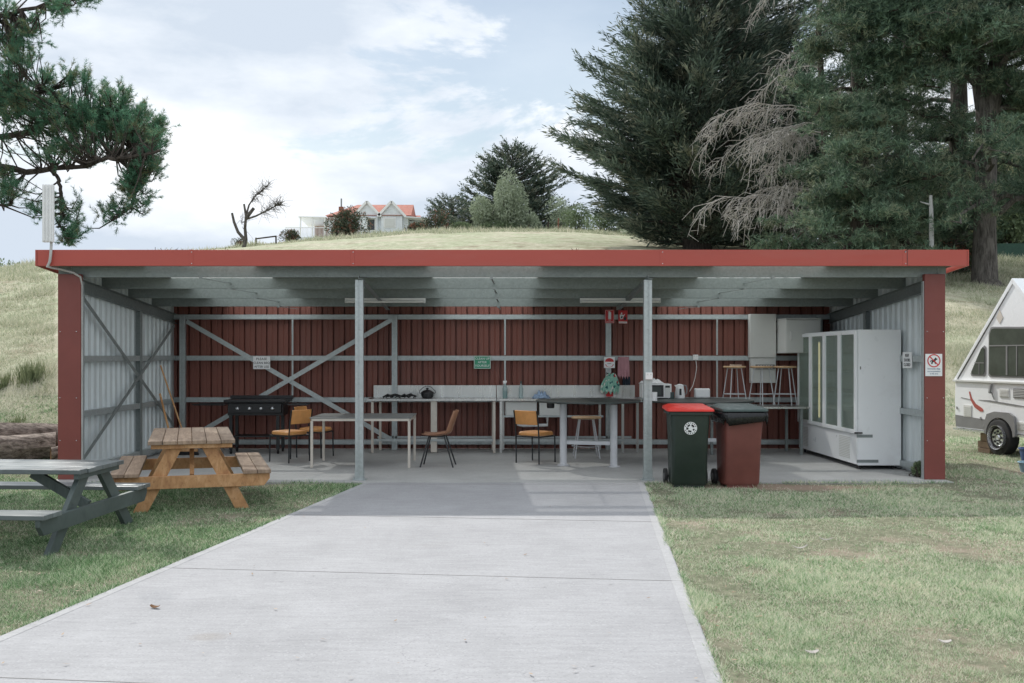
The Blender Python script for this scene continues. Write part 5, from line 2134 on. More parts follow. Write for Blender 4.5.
def cypress(name, label, base, top, Rr, prof, nb, seed, spray=1.0, mat='cypress', dens=1.0, group=None, trunk_r=0.5, lean=(0, 0), stump=0.06, nblade=11, gaps=0.0, barkm='barkdark', bw=1.0):
    rng = np.random.default_rng(seed)
    H = top - base[2]
    t = thing(name, base, label, 'tree', group)
    base = np.array(base, dtype=float)
    ax = np.array([lean[0], lean[1], H])
    tp = [(base + ax * q + np.array([0.12 * math.sin(q * 9 + seed), 0.12 * math.cos(q * 7), 0]) * (q > 0), max(0.03, trunk_r * (1 - q) ** 0.8 + 0.25 * trunk_r * math.exp(-q * 30))) for q in np.linspace(0, 1, 14)]
    tubes_np([([p for p, _ in tp], [r for _, r in tp])], 10).build('trunk', barkm, t, smooth=True)
    bp, P_, D_, LN = [], [], [], []
    fr_ = np.linspace(stump, 0.985, nb) + rng.uniform(-.004, .004, nb)
    az = np.cumsum(rng.uniform(1.9, 2.9, nb))
    tiers = H / 1.2
    fr_ = fr_ - 0.5 / (2 * math.pi * tiers) * np.sin(2 * math.pi * tiers * fr_ + 2.0 * az)      # boughs bunch into tiers
    for i in range(nb):
        f, a = float(np.clip(fr_[i], 0.02, 0.99)), az[i]
        Lb = Rr * prof(f) * rng.uniform(.72, 1.14)
        if rng.random() < gaps:
            Lb *= rng.uniform(.35, .6)
        o = base + ax * f
        hd = np.array([math.cos(a), math.sin(a), 0.0])
        rise = -0.06 + 0.38 * f + rng.uniform(-.10, .10)
        bend = 0.20 + rng.uniform(-.1, .10)
        ss = np.linspace(0, 1, 7)
        pts = o + np.outer(ss, hd) * Lb + np.outer(rise * ss + bend * ss ** 2.2, [0, 0, 1]) * Lb
        swirl = np.array([-hd[1], hd[0], 0]) * rng.uniform(-.15, .15) * Lb
        pts = pts + np.outer(ss ** 2, swirl)
        bp.append((pts, np.linspace(max(0.03, 0.022 * Lb), 0.012, 7)))
        ns = max(4, int(Lb * 7.0 * dens))
        s = rng.uniform(0.14, 1.0, ns) ** 0.75
        pos = np.stack([np.interp(s, ss, pts[:, k]) for k in range(3)], 1)
        tg = unit(np.stack([np.interp(np.clip(s + .08, 0, 1), ss, pts[:, k]) - np.interp(np.clip(s - .08, 0, 1), ss, pts[:, k]) for k in range(3)], 1))
        lat = unit(np.cross(tg, [0, 0, 1.0]))
        sg = rng.choice([-1, 1], ns)[:, None] * rng.uniform(.1, 1, (ns, 1))
        spread = (0.20 * Lb * (1.05 - s))[:, None]
        pos = pos + lat * sg * spread * rng.uniform(.2, 1, (ns, 1)) + np.array([0, 0, 1.0]) * rng.uniform(-.35, .20, (ns, 1)) * spread
        d = unit(tg * rng.uniform(.7, 1.1, (ns, 1)) + lat * sg * .6 + np.array([0, 0, 1.0]) * rng.uniform(-.08, .26, (ns, 1)) + rng.normal(0, .10, (ns, 3)))
        P_.append(pos); D_.append(d); LN.append(rng.uniform(.45, 1.05, ns) * spray * (0.7 + 0.4 * prof(f)))
    tubes_np(bp, 5).build('branches', barkm, t, smooth=True)
    P_, D_, LN = np.concatenate(P_), np.concatenate(D_), np.concatenate(LN)
    nB = nblade
    u = np.tile(np.linspace(0.0, 0.95, nB), len(P_))
    Pb = np.repeat(P_, nB, 0)
    Db = np.repeat(D_, nB, 0)
    Lb_ = np.repeat(LN, nB)
    wob = rng.normal(0, 0.05, Pb.shape) * Lb_[:, None]
    basep = Pb + Db * (u * Lb_)[:, None] + wob
    bd = unit(Db + rng.normal(0, .34, Db.shape))
    ln = Lb_ * rng.uniform(.22, .42, len(u)) * (1.1 - .4 * u)
    V = blades(basep, bd, ln, ln * bw * rng.uniform(.11, .20, len(u)), rng)
    np_obj('foliage', V, 4, mat, t, t)
    return t


def limb_tree(name, label, base, stems, limbs, seed, mat, barkm, tuft=0.3, clump=0.9, nt=26, nblade=9, wr=0.10, group=None, lo=0.3, side=None, upb=0.3, cat='tree', droop=0.0):
    """stems: list of (points, radii); limbs: (n, length range) -> twigs ending in clumps of tufts"""
    rng = np.random.default_rng(seed)
    t = thing(name, base, label, cat, group)
    tubes_np(stems, 12).build('trunk', barkm, t, smooth=True)
    n, l0, l1 = limbs
    paths, C_ = [], []
    for i in range(n):
        pts, rad = stems[rng.integers(0, len(stems))] if len(stems) > 1 else stems[0]
        pts = np.array(pts, dtype=float)
        f = lo + (1 - lo) * ((i + rng.random()) / n)
        q = f * (len(pts) - 1)
        j = min(int(q), len(pts) - 2)
        o = pts[j] + (pts[j + 1] - pts[j]) * (q - j)
        r0 = max(0.04, (rad[j] + (rad[j + 1] - rad[j]) * (q - j)) * 0.38)
        a = rng.uniform(0, 2 * math.pi)
        if side is not None and rng.random() < .6:
            a = side + rng.normal(0, .7)
        Lb = rng.uniform(l0, l1) * (1.0 - 0.45 * max(0, f - .6) / .4)
        hd = np.array([math.cos(a), math.sin(a), 0])
        ss = np.linspace(0, 1, 8)
        rise = rng.uniform(-.15, .35) + .35 * f
        pt = o + np.outer(ss, hd) * Lb + np.outer(rise * ss - droop * ss ** 2, [0, 0, 1]) * Lb + np.cumsum(rng.normal(0, .035 * Lb, (8, 3)), 0) * (ss > 0)[:, None]
        paths.append((pt, np.linspace(r0, 0.025, 8)))
        ntw = int(rng.integers(6, 11))
        for k in range(ntw):
            s = rng.uniform(.35, 1.0)
            p = np.array([np.interp(s, ss, pt[:, c]) for c in range(3)])
            off = rng.normal(0, 1, 3) * np.array([.20, .20, .10]) * Lb + np.array([0, 0, .05 * Lb])
            e = p + off * (1.1 - .4 * s)
            mid = (p + e) / 2 + rng.normal(0, .08, 3)
            paths.append((np.array([p, mid, e]), np.array([.035, .022, .01])))
            C_.append(e)
            C_.append(mid)
    tubes_np(paths, 5).build('branches', barkm, t, smooth=True)
    C_ = np.array(C_)
    nc = len(C_)
    cs = rng.uniform(.6, 1.25, nc) * clump
    P_ = np.repeat(C_, nt, 0) + rng.normal(0, 1, (nc * nt, 3)) * np.repeat(cs, nt)[:, None] * np.array([.58, .58, .17])
    Dt = unit(rng.normal(0, 1, P_.shape) + np.array([0, 0, upb * 2]))
    Pb = np.repeat(P_, nblade, 0)
    Db = np.repeat(Dt, nblade, 0)
    bd = unit(Db * .8 + rng.normal(0, .6, Db.shape))
    ln = rng.uniform(.6, 1.2, len(Pb)) * tuft
    V = blades(Pb + rng.normal(0, .12 * tuft, Pb.shape), bd, ln, ln * wr * rng.uniform(.7, 1.4, len(Pb)), rng)
    np_obj('foliage', V, 4, mat, t, t)
    return t


def bush(name, label, c, rx, ry, rz, seed, mat, leaf=0.18, n=4500, cat='bush', group=None, lobes=9, droop=0.0, wr=.45, zbase=None):
    rng = np.random.default_rng(seed)
    zb = hz1(c[0], c[1]) if zbase is None else zbase
    t = thing(name, (c[0], c[1], zb), label, cat, group)
    m = MB()
    lc = []
    for k in range(lobes):
        a = rng.uniform(0, 2 * math.pi)
        rr = rng.uniform(0, .62)
        e = np.array([c[0] + rr * rx * math.cos(a), c[1] + rr * ry * math.sin(a), zb + rz * rng.uniform(.25, .82) * (2 if False else 1) * (1.15 - .5 * rr)])
        lc.append((e, rng.uniform(.38, .62)))
        m.tube([(c[0] + .1 * math.cos(a), c[1] + .1 * math.sin(a), zb - .1), tuple((e + np.array([c[0], c[1], zb])) / 2 + rng.normal(0, .05, 3)), tuple(e)], [0.05 * rx ** .5, .035 * rx ** .5, .012], 5)
    m.build('stem', 'barkdark', t, smooth=True)
    P_, D_ = [], []
    per = n // lobes
    for e, s in lc:
        d = unit(rng.normal(0, 1, (per, 3)))
        rad = rng.uniform(.55, 1.05, per) ** .5
        P_.append(e + d * rad[:, None] * np.array([rx, ry, rz * .8]) * s)
        D_.append(d)
    P_, D_ = np.concatenate(P_), np.concatenate(D_)
    keep = P_[:, 2] > zb - .05
    P_, D_ = P_[keep], D_[keep]
    bd = unit(D_ * .6 + rng.normal(0, .6, D_.shape) + np.array([0, 0, .25 - droop]))
    ln = rng.uniform(.6, 1.3, len(P_)) * leaf
    V = blades(P_, bd, ln, ln * wr, rng)
    np_obj('foliage', V, 4, mat, t, t)
    return t


def ray_y(px, py):
    y = 17.0
    while y < 95 and 1.6 - (py - 355) * y / 995 > hz1((px - 493) * y / 995, y):
        y += .1
    return y


def ground_at(px, y, dz=0.0):
    x = (px - 493) * y / 995
    return (x, y, hz1(x, y) + dz)


# ---- the big cypresses behind the shelter
_pf = ([0, .10, .17, .35, .57, .8, 1], [.34, .86, .97, .74, .42, .16, .04])
jag = lambda f: float(np.interp(f, *_pf))
cone = lambda f: max(0.06, (1.0 - f) ** 0.72) * (0.80 + 0.2 * min(1, f / .12))
cypress('cypress_tree', 'huge dark cypress on the hill, its jagged left side against the sky', ground_at(697, 58, -.2), 31.5, 7.6, jag, 430, 11, spray=1.65, nblade=14, trunk_r=.7, dens=1.35, stump=.02)
cypress('cypress_tree', 'tall dark cypress behind the dead branches, right of the biggest cypress', ground_at(752, 65, -.2), 38, 7.8, cone, 380, 12, spray=1.6, nblade=11, trunk_r=.7, stump=.02, dens=1.2)
cypress('cypress_tree', 'dark cypress filling the gap above the right end of the roof', ground_at(878, 74, -.2), 20.5, 7.5, cone, 230, 13, spray=1.3, nblade=9, trunk_r=.4, gaps=.3, stump=.03)
cypress('cypress_tree', 'shadowy cypress low behind the forked pine and the straight grey trunk', ground_at(965, 82, -.2), 20.5, 7.5, cone, 200, 14, spray=1.3, nblade=9, trunk_r=.4, stump=.03, bw=1.6)
# ---- dead tree with drooping bare boughs in front of them
rng = np.random.default_rng(21)
b0 = ground_at(822, 46, -.1)
dt = thing('dead_tree', b0, 'bleached dead conifer with bare drooping boughs reaching left above the roof', 'tree')
dp = []
x0, y0, z0 = b0
tp = [(x0, y0, z0), (x0 + .2, y0, z0 + 5), (x0 - .1, y0 + .2, z0 + 11), (x0 + .2, y0, z0 + 18)]
tubes_np([(np.array(tp), np.array([.22, .18, .13, .05]))], 9).build('trunk', 'barkdark', dt, smooth=True)
for i in range(24):
    f = rng.uniform(.06, .92)
    o = np.array([np.interp(f, [0, .28, .61, 1], [p[k] for p in tp]) for k in range(3)])
    a = math.pi + rng.normal(0, .5) if rng.random() < .9 else rng.uniform(0, 6.28)
    a = a + .35
    Lb = rng.uniform(3.8, 7.0) * (1 - .35 * f)
    hd = np.array([math.cos(a), math.sin(a), 0])
    ss = np.linspace(0, 1, 9)
    rise, dr = rng.uniform(.25, .6), rng.uniform(.45, .85)
    pt = o + np.outer(ss, hd) * Lb + np.outer(rise * ss - dr * ss ** 2.3, [0, 0, 1]) * Lb + np.cumsum(rng.normal(0, .03 * Lb, (9, 3)), 0) * (ss > 0)[:, None] * .6
    dp.append((pt, np.linspace(.034, .010, 9)))
    for k in range(int(Lb * 9)):
        s = rng.uniform(.2, 1)
        p = np.array([np.interp(s, ss, pt[:, c]) for c in range(3)])
        d = unit(hd * rng.uniform(.3, .9) + rng.normal(0, .26, 3) + np.array([0, 0, rng.uniform(-.9, -.05)]))
        l2 = rng.uniform(.5, 1.7)
        q1 = p + d * l2 * .5
        q2 = q1 + unit(d + np.array([0, 0, -.8])) * l2 * .5
        dp.append((np.array([p, q1, q2]), np.array([.015, .012, .007])))
        for _ in range(2):
            s2 = p + (q2 - p) * rng.uniform(.3, .9)
            dp.append((np.array([s2, s2 + unit(rng.normal(0, .6, 3) + np.array([0, 0, -.7])) * rng.uniform(.25, .6)]), np.array([.011, .006])))
tubes_np(dp, 4).build('bare_boughs', 'deadwood', dt)

# ---- pines on the right
def stem(b, pts, r):
    return (np.array([(b[0] + p[0], b[1] + p[1], b[2] + p[2]) for p in pts], dtype=float), np.array(r, dtype=float))


b = ground_at(986, 40, -.3)
limb_tree('pine_tree', 'massive forked pine with furrowed bark, standing behind the camper', b,
          [stem(b, [(0, 0, 0), (-.06, 0, .5), (-.05, 0, 2.5), (0, 0, 5), (.05, 0, 7.2), (-.25, .1, 9), (-.9, .2, 12), (-1.2, .3, 16), (-1.3, .4, 21)], [.85, .50, .42, .40, .42, .32, .26, .19, .08]),
           stem(b, [(0, 0, 6.6), (.35, 0, 8.5), (.75, -.1, 11), (1.5, -.1, 15), (1.9, 0, 20)], [.4, .36, .30, .22, .08]),
           stem(b, [(-.1, 0, 8.2), (-1.6, .1, 9.8), (-3.2, .1, 11.4), (-4.8, .3, 12.6)], [.24, .20, .15, .06])],
          (96, 2.0, 5.8), 31, 'pinefol', 'bark', tuft=.26, clump=.60, nt=22, nblade=9, lo=.22, droop=.35, side=-math.pi / 2)
b = ground_at(957, 47, -.3)
limb_tree('pine_tree', 'straight grey pine trunk just left of the forked pine', b,
          [stem(b, [(0, 0, 0), (0, 0, 3), (.1, 0, 8), (0, 0, 14), (.2, 0, 22)], [.50, .44, .38, .28, .10])],
          (32, 2.5, 5.0), 32, 'pinefol', 'bark', tuft=.28, clump=.65, nt=22, nblade=9, lo=.22, droop=.35, side=-math.pi / 2)
b = ground_at(858, 41, -.3)
limb_tree('pine_tree', 'green pine with spreading feathery boughs above the display fridge end of the roof', b,
          [stem(b, [(0, 0, 0), (.1, 0, 4), (.0, 0, 9), (.25, 0, 14), (.4, 0, 20)], [.42, .36, .28, .18, .05])],
          (74, 2.0, 4.0), 33, 'pinefol', 'barkdark', tuft=.26, clump=.72, nt=24, nblade=10, lo=.07, droop=.25, side=-math.pi / 2)
b = ground_at(900, 56, -.3)
limb_tree('pine_tree', 'thinner shaded pine between the feathery pine and the grey trunk', b,
          [stem(b, [(0, 0, 0), (.1, 0, 5), (-.1, 0, 12), (.1, 0, 22)], [.5, .42, .30, .08])],
          (24, 2.0, 4.6), 34, 'pinefol', 'barkdark', tuft=.28, clump=.65, nt=18, nblade=8, lo=.12, droop=.35)
b = ground_at(1090, 50, -.3)
limb_tree('pine_tree', 'pine at the right edge of the photo, its boughs overhanging the lit lawn', b,
          [stem(b, [(0, 0, 0), (.1, 0, 5), (-.2, 0, 12), (.1, 0, 20)], [.5, .42, .30, .08])],
          (34, 3, 6.0), 35, 'pinefol', 'bark', tuft=.28, clump=.7, nt=20, nblade=8, lo=.35, droop=.3, side=math.pi)
# bare poles
b = ground_at(852, 74)
m = MB(); m.tube([b, (b[0] + .1, b[1], b[2] + 9), (b[0] - .1, b[1], b[2] + 24)], [.28, .22, .12], 8)
tag(m.build('bare_tree', 'barkdark', smooth=True), 'thin bare trunk rising against the sky at the top of the photo', 'tree')
b = ground_at(932, 38)
hb_ = 7.7 - b[2]
m = MB(); m.tube([b, (b[0] - .02, b[1], b[2] + hb_ * .5), (b[0] - .03, b[1], b[2] + hb_ * .8), (b[0] - .05, b[1], b[2] + hb_)], [.11, .095, .085, .06], 8)
m.tube([(b[0] - .1, b[1], b[2] + hb_ * .9), (b[0] - .45, b[1], b[2] + hb_ * .93)], [.04, .015], 6)
tag(m.build('dead_tree', 'whitebark', smooth=True), 'short silvery dead trunk left of the big pine trunks', 'tree')

# ---- bushes round the trees
bush('bush', 'leafy green bush in the shade behind the right end of the roof', ((905 - 493) * 60 / 995, 60), 4.5, 2.5, 4.6, 41, 'bushmid', .30, 9000)
bush('bush', 'dark bush at the foot of the big forked pine', ((955 - 493) * 43 / 995, 43), 1.6, 1.2, 1.5, 42, 'bushdark', .16, 4000)
bush('bush', 'sunlit yellow-green bush seen between the two pine trunks', ((968 - 493) * 75 / 995, 75), 3.2, 2.5, 7.5, 43, 'bushgold', .35, 6000)
bush('bush', 'tall pale sunlit bush at the right edge behind the forked pine', ((1022 - 493) * 85 / 995, 85), 5.5, 4, 12.5, 44, 'bushpale', .45, 9000)
bush('bush', 'deep green bush beneath the pale bush at the right edge', ((1008 - 493) * 76 / 995, 76), 3.5, 3, 7.0, 45, 'bushmid', .35, 7000)

for i, (px, y, rx, hh, lab) in enumerate(((690, 86, 5.5, 4.0, 'shaded undergrowth bush behind the trunk of the huge cypress'), (735, 84, 5, 4.6, 'shaded undergrowth bush behind the lowest bare boughs'),
                                         (780, 85, 5, 4.6, 'shaded undergrowth bush between the two large cypresses'), (822, 83, 5, 5.0, 'shaded undergrowth bush behind the dead conifer'),
                                         (862, 84, 5, 5.0, 'shaded undergrowth bush behind the thin bare trunk'), (935, 82, 4.5, 5.0, 'shaded undergrowth bush behind the silvery dead trunk'))):
    bush('bush', lab, ((px - 493) * y / 995, y), rx, 2.5, hh, 110 + i, 'bushdark', .34, 7000)

# hilltop net fence on the right
b = thing('net_fence', ground_at(1010, 66), 'green shade net fence on the lawn behind the forked pine', 'fence')
for k in range(5):
    p = ground_at(985 + k * 22, 66)
    m = MB(); m.tube([p, (p[0], p[1], p[2] + 1.15)], .04, 6); m.build('post', 'galvdark', b)
m = MB()
for k in range(4):
    p, q = ground_at(985 + k * 22, 66), ground_at(1007 + k * 22, 66)
    m.beam((p[0], p[1] - .05, p[2] + .6), (q[0], q[1] - .05, q[2] + .6), .01, 1.0)
m.build('netting', 'netting', b)

# ---- hilltop trees, house garden
hill_y = 104
cypress('cypress_tree', 'broad dark cypress alone on the hilltop, right of the red roofed house', ground_at(512, hill_y, -.3), 23.4, 6.8, lambda f: (1 - f) ** .62 * (.85 + .15 * min(1, f / .15)), 260, 51, bw=2.4, spray=1.15, nblade=9, trunk_r=.5, stump=.03, dens=.9)
cypress('cypress_tree', 'low dark cypress leaning left of the broad hilltop cypress', ground_at(452, 108, -.3), 18.6, 4.2, lambda f: (1 - f) ** .6, 120, 52, bw=2.4, spray=1.0, nblade=8, trunk_r=.3, stump=.03)
bush('willow_tree', 'pale grey-green weeping tree in front of the hilltop cypress', ((508 - 493) * 97 / 995, 97), 1.9, 1.6, 5.2, 53, 'bushpale', .30, 9000, cat='tree', droop=1.1, lobes=12, wr=.25)
bush('willow_tree', 'small pale grey-green bush left of the weeping tree', ((482 - 493) * 97 / 995, 97), 1.5, 1.2, 2.9, 54, 'bushpale', .28, 4500, cat='bush', droop=.9, wr=.25)
for i, (px, y, rx, rz2, mat, lab) in enumerate((
        (436, 98, 2.2, 1.7, 'bushdark', 'rounded olive bush on the hilltop, just right of the house'),
        (415, 99, 1.3, .9, 'bushdark', 'low flowering bush at the right corner of the house'),
        (462, 98, 1.5, .7, 'bushmid', 'low scrubby bush between the olive bush and the weeping tree'),
        (528, 97, 1.4, 1.5, 'bushpale', 'pale bush at the right foot of the hilltop cypress'),
        (495, 96.5, 3.2, .7, 'bushmid', 'long low hedge in front of the weeping tree'),
        (578, 92, 1.9, 1.7, 'bushmid', 'green bush at the left foot of the huge cypress'),
        (562, 96, 1.6, 2.3, 'bushpale', 'pale bush behind the hilltop posts'),
        (605, 88, 2.2, 1.4, 'bushmid', 'wide low green bush under the huge cypress'),
        (640, 84, 1.8, 1.2, 'bushpale', 'low pale bush in the shade under the huge cypress'))):
    bush('bush', lab, ((px - 493) * y / 995, y), rx, 1.2, rz2 * 1.25, 60 + i, mat, .20, 2600)
bush('bush', 'round dark bush with reddish leaves in front of the house', ((347 - 493) * 98 / 995, 98), 2.1, 1.6, 2.75, 75, 'bushdark', .20, 9000, lobes=14)
bush('bush', 'small reddish bush beside the rail fence, left of the house', ((291 - 493) * 96 / 995, 96), 1.2, .8, 1.2, 76, 'bushdark', .16, 2600)
bush('bush', 'low scrubby bush at the foot of the bare hilltop tree', ((240 - 493) * 90 / 995, 90), .8, .6, .9, 77, 'bushdark', .14, 1400)
for i, (px, y, rx, rz2, lab) in enumerate(((3, 130, 3.0, 4.0, 'distant rounded tree on the skyline at the far left edge'),
                                           (24, 150, 2.2, 2.2, 'tiny distant tree on the skyline left of the shelter roof'),
                                           (52, 150, 4.0, 1.8, 'low distant scrub on the skyline beside the roof corner'))):
    bush('distant_tree', lab, ((px - 493) * y / 995, y), rx, 2, rz2, 80 + i, 'bushmid', .4, 1500, cat='tree')
# hilltop posts
for px, lab in ((548, 'leaning brown wooden post on the hilltop near the huge cypress'), (558, 'taller rust coloured post on the hilltop near the huge cypress')):
    p = ground_at(px, 93)
    m = MB(); m.beam((p[0], p[1], p[2] - .2), (p[0] + .05, p[1], p[2] + (1.1 if px > 550 else .8)), .13, .13, up=(0, 1, 0))
    tag(m.build('fence_post', 'brick' if px > 550 else 'barkdark'), lab, 'post')

# ---- bare tree on the hilltop, left
rng = np.random.default_rng(91)
by = 80.0
bx = (243 - 493) * by / 995
bz = hz1(bx, by)
bt = thing('bare_tree', (bx, by, bz), 'leafless lopped tree on the hilltop left of the house', 'tree')


def pp(px, py, dy=0.0):
    y = by + dy
    return np.array([(px - 493) * y / 995, y, 1.6 - (py - 355) * y / 995])


tr_ = [([pp(243, 250), pp(246, 240), pp(245, 228), pp(246, 216), pp(244, 204)], [.17, .14, .12, .10, .08]),
       ([pp(245, 240), pp(238, 232), pp(234, 222), pp(232, 213)], [.14, .12, .11, .09]),
       ([pp(246, 218), pp(250, 213), pp(254, 208)], [.18, .15, .13])]
tubes_np(tr_, 8).build('trunk', 'bark', bt, smooth=True)
fine = [([pp(246, 216), pp(249, 205, .5), pp(255, 196, .8), pp(262, 191, 1), pp(270, 183, 1.2)], [.10, .085, .07, .05, .03]),
        ([pp(247, 219), pp(256, 216, -.5), pp(266, 211, -.8), pp(276, 206, -1), pp(282, 204, -1)], [.09, .08, .06, .04, .025])]
for src, nk in ((fine[0][0], 130), (fine[1][0], 150), ([pp(245, 235), pp(242, 226), pp(240, 216)], 16)):
    src = np.array(src)
    for k in range(nk):
        s = rng.uniform(.35, 1) * (len(src) - 1)
        j = min(int(s), len(src) - 2)
        p = src[j] + (src[j + 1] - src[j]) * (s - j)
        d = unit(rng.normal(0, 1, 3) + np.array([.5, 0, .5]))
        l2 = rng.uniform(.3, 1.3)
        q = p + d * l2 * .5
        fine.append((np.array([p, q, q + unit(d + rng.normal(0, .5, 3)) * l2 * .6]), np.array([.016, .011, .007])))
tubes_np(fine, 4).build('twigs', 'bark', bt)
# rail fence beside it
f_ = thing('rail_fence', ground_at(265, 88), 'short dark post and rail fence between the bare tree and the house', 'fence')
m = MB()
p, q = ground_at(256, 88), ground_at(276, 88)
m.beam((p[0], p[1], p[2] + .75), (q[0], q[1], q[2] + .8), .08, .12)
m.build('rail', 'barkdark', f_)
for s in (p, q):
    m = MB(); m.beam((s[0], s[1], s[2] - .1), (s[0], s[1], s[2] + .85), .12, .12, up=(0, 1, 0)); m.build('post', 'barkdark', f_)

# ------------------------------------------------------------------ house on the hill
HY = 112.0
hs = HY / 995


def hx(px):
    return (px - 493) * hs


def hzz(py):
    return 1.6 - (py - 355) * hs


GZ = hz1(hx(370), HY) - .3
ho = thing('house', (hx(372), HY + 4, GZ), 'pale weatherboard house with red tiled gabled roof on the hilltop', 'house')
eave, ridge_z = hzz(216), hzz(200.5)
m = MB()
m.box(hx(352), hx(408), HY, HY + 9, GZ, eave)
# gable triangles on the front wall
wall = m
for cxp in (367.5, 392):
    wall.prism([(hx(cxp - 12.5), eave - .05), (hx(cxp + 12.5), eave - .05), (hx(cxp), hzz(203))], lambda a, b: (a, HY - .35, b), lambda a, b: (a, HY + 1.2, b))
    wall.box(hx(cxp - 10.5), hx(cxp + 10.5), HY - .35, HY - .01, GZ, eave - .06)
wall.box(hx(408) + .01, hx(427), HY + 1.5, HY + 7, GZ, hzz(219))
wall.build('wall', 'houseW', ho)
# main roof: hip at the left, gable at the right
m = MB()
L0, R0, F0, B0 = hx(326), hx(411.5), HY - .5, HY + 9.5
rl, rr_, ry = hx(354), hx(409.5), HY + 3.2
m.add([(L0, F0, eave), (R0, F0, eave), (R0, B0, eave), (L0, B0, eave), (rl, ry, ridge_z), (rr_ + .2, ry, ridge_z)],
      [(0, 1, 5, 4), (2, 3, 4, 5), (3, 0, 4), (1, 2, 5), (0, 3, 2, 1)])
m.add([(hx(411.6), HY + 4, eave), (hx(418), HY + 4, eave), (hx(418), HY + 8, eave), (hx(411.6), HY + 8, eave), (hx(411.6), HY + 6, hzz(208)), (hx(416.5), HY + 6, hzz(208))],
      [(0, 1, 5, 4), (2, 3, 4, 5), (3, 0, 4), (1, 2, 5), (0, 3, 2, 1)])
for cxp in (367.5, 392):
    a0, a1, ap = hx(cxp - 14), hx(cxp + 14), hzz(202)
    m.add([(a0, HY - .55, eave - .1), (hx(cxp), HY - .55, ap), (a1, HY - .55, eave - .1), (a0, HY + 2.6, eave - .1), (hx(cxp), HY + 2.6, ap), (a1, HY + 2.6, eave - .1)],
          [(0, 1, 4, 3), (1, 2, 5, 4), (3, 4, 5)])
rf = m.build('roof', 'tile', ho)
m = MB()
for cxp in (367.5, 392):
    for s in (-1, 1):
        m.beam((hx(cxp + s * 14), HY - .60, eave - .12), (hx(cxp), HY - .60, hzz(202)), .06, .26, up=(0, 0, 1))
m.build('barge_board', 'houseTrim', ho)
m = MB()
m.box(hx(337), hx(341.5), HY + 1.2, HY + 1.8, hzz(218), hzz(205))
ch_ = m.build('chimney', 'brick', ho)
m = MB(); m.tube([(hx(339.3), HY + 1.5, hzz(205)), (hx(339.3), HY + 1.5, hzz(196.5))], .09, 8)
m.build('flue', 'galvdark', ch_)
for a, b_, c, d, mt in ((368, 375, 220, 230.5, 'darkglass'), (385, 395, 219, 227, 'darkglass'), (419, 422.5, 220, 226, 'darkglass')):
    yy = HY - .36 if a < 400 else HY + 1.49
    m = MB()
    m.box(hx(a) - .12, hx(b_) + .12, yy - .06, yy - .01, hzz(d) - .12, hzz(c) + .12)
    w_f = m.build('window', 'houseTrim', ho)
    m = MB(); m.box(hx(a), hx(b_), yy - .09, yy - .062, hzz(d), hzz(c) if a != 385 else hzz(c))
    m.build('pane', mt if a != 385 else 'offwhite', w_f)
m = MB()
m.beam((hx(367), HY - .7, hzz(219)), (hx(376), HY - .7, hzz(219)), .7, .08)
m.build('awning', 'houseW', ho)
# veranda on the left
m = MB()
m.add([(hx(300), HY - 1, hzz(218.5)), (hx(328), HY - 1, hzz(219)), (hx(328), HY + 5, hzz(221)), (hx(300), HY + 5, hzz(221)),
       (hx(300), HY - 1, hzz(217.5)), (hx(328), HY - 1, hzz(218)), (hx(328), HY + 5, hzz(220)), (hx(300), HY + 5, hzz(220))],
      [(0, 3, 2, 1), (4, 5, 6, 7), (0, 1, 5, 4), (1, 2, 6, 5), (2, 3, 7, 6), (3, 0, 4, 7)])
m.build('veranda_roof', 'houseTrim', ho)
m = MB(); m.box(hx(308), hx(327.8), HY + 4.2, HY + 4.4, hzz(238), hzz(221.5)); m.build('veranda_wall', 'brick', ho)
m = MB(); m.box(hx(287), hx(336), HY - 1, HY + 5, GZ, hzz(238)); m.build('deck', 'houseW', ho)
for px in (302, 314, 326):
    m = MB(); m.box(hx(px) - .07, hx(px) + .07, HY - .9, HY - .76, hzz(238), hzz(218.6)); m.build('veranda_post', 'houseTrim', ho)
m = MB()
m.box(hx(287), hx(330), HY - .95, HY - .87, hzz(229), hzz(228.3))
for k in range(34):
    x = hx(287) + k * (hx(330) - hx(287)) / 33
    m.box(x - .02, x + .02, HY - .93, HY - .89, hzz(237.5), hzz(229))
m.build('railing', 'houseTrim', ho)
m = MB(); m.box(hx(328), hx(353), HY + .3, HY + 8, GZ, eave - .1)
m.build('side_wall', 'houseW', ho)
m = MB(); m.beam((hx(405), HY + .9, hzz(217.5)), (hx(429), HY + .9, hzz(219)), 3.2, .12); m.build('porch_roof', 'houseTrim', ho)

# small pale cabin glimpsed under the cypress
p = ground_at(628, 108)
cbn = thing('cabin', p, 'small white cabin glimpsed beneath the huge cypress', 'building')
m = MB(); m.box(p[0] - 1.5, p[0] + 1.5, 108, 111, p[2] - .5, 1.6 + (355 - 229) * 108 / 995); m.build('wall', 'houseTrim', cbn)
m = MB(); m.beam((p[0], 107.8, 1.6 + (355 - 228.5) * 108 / 995), (p[0], 111.3, 1.6 + (355 - 226) * 108 / 995), 3.4, .1); m.build('roof', 'roofout', cbn)


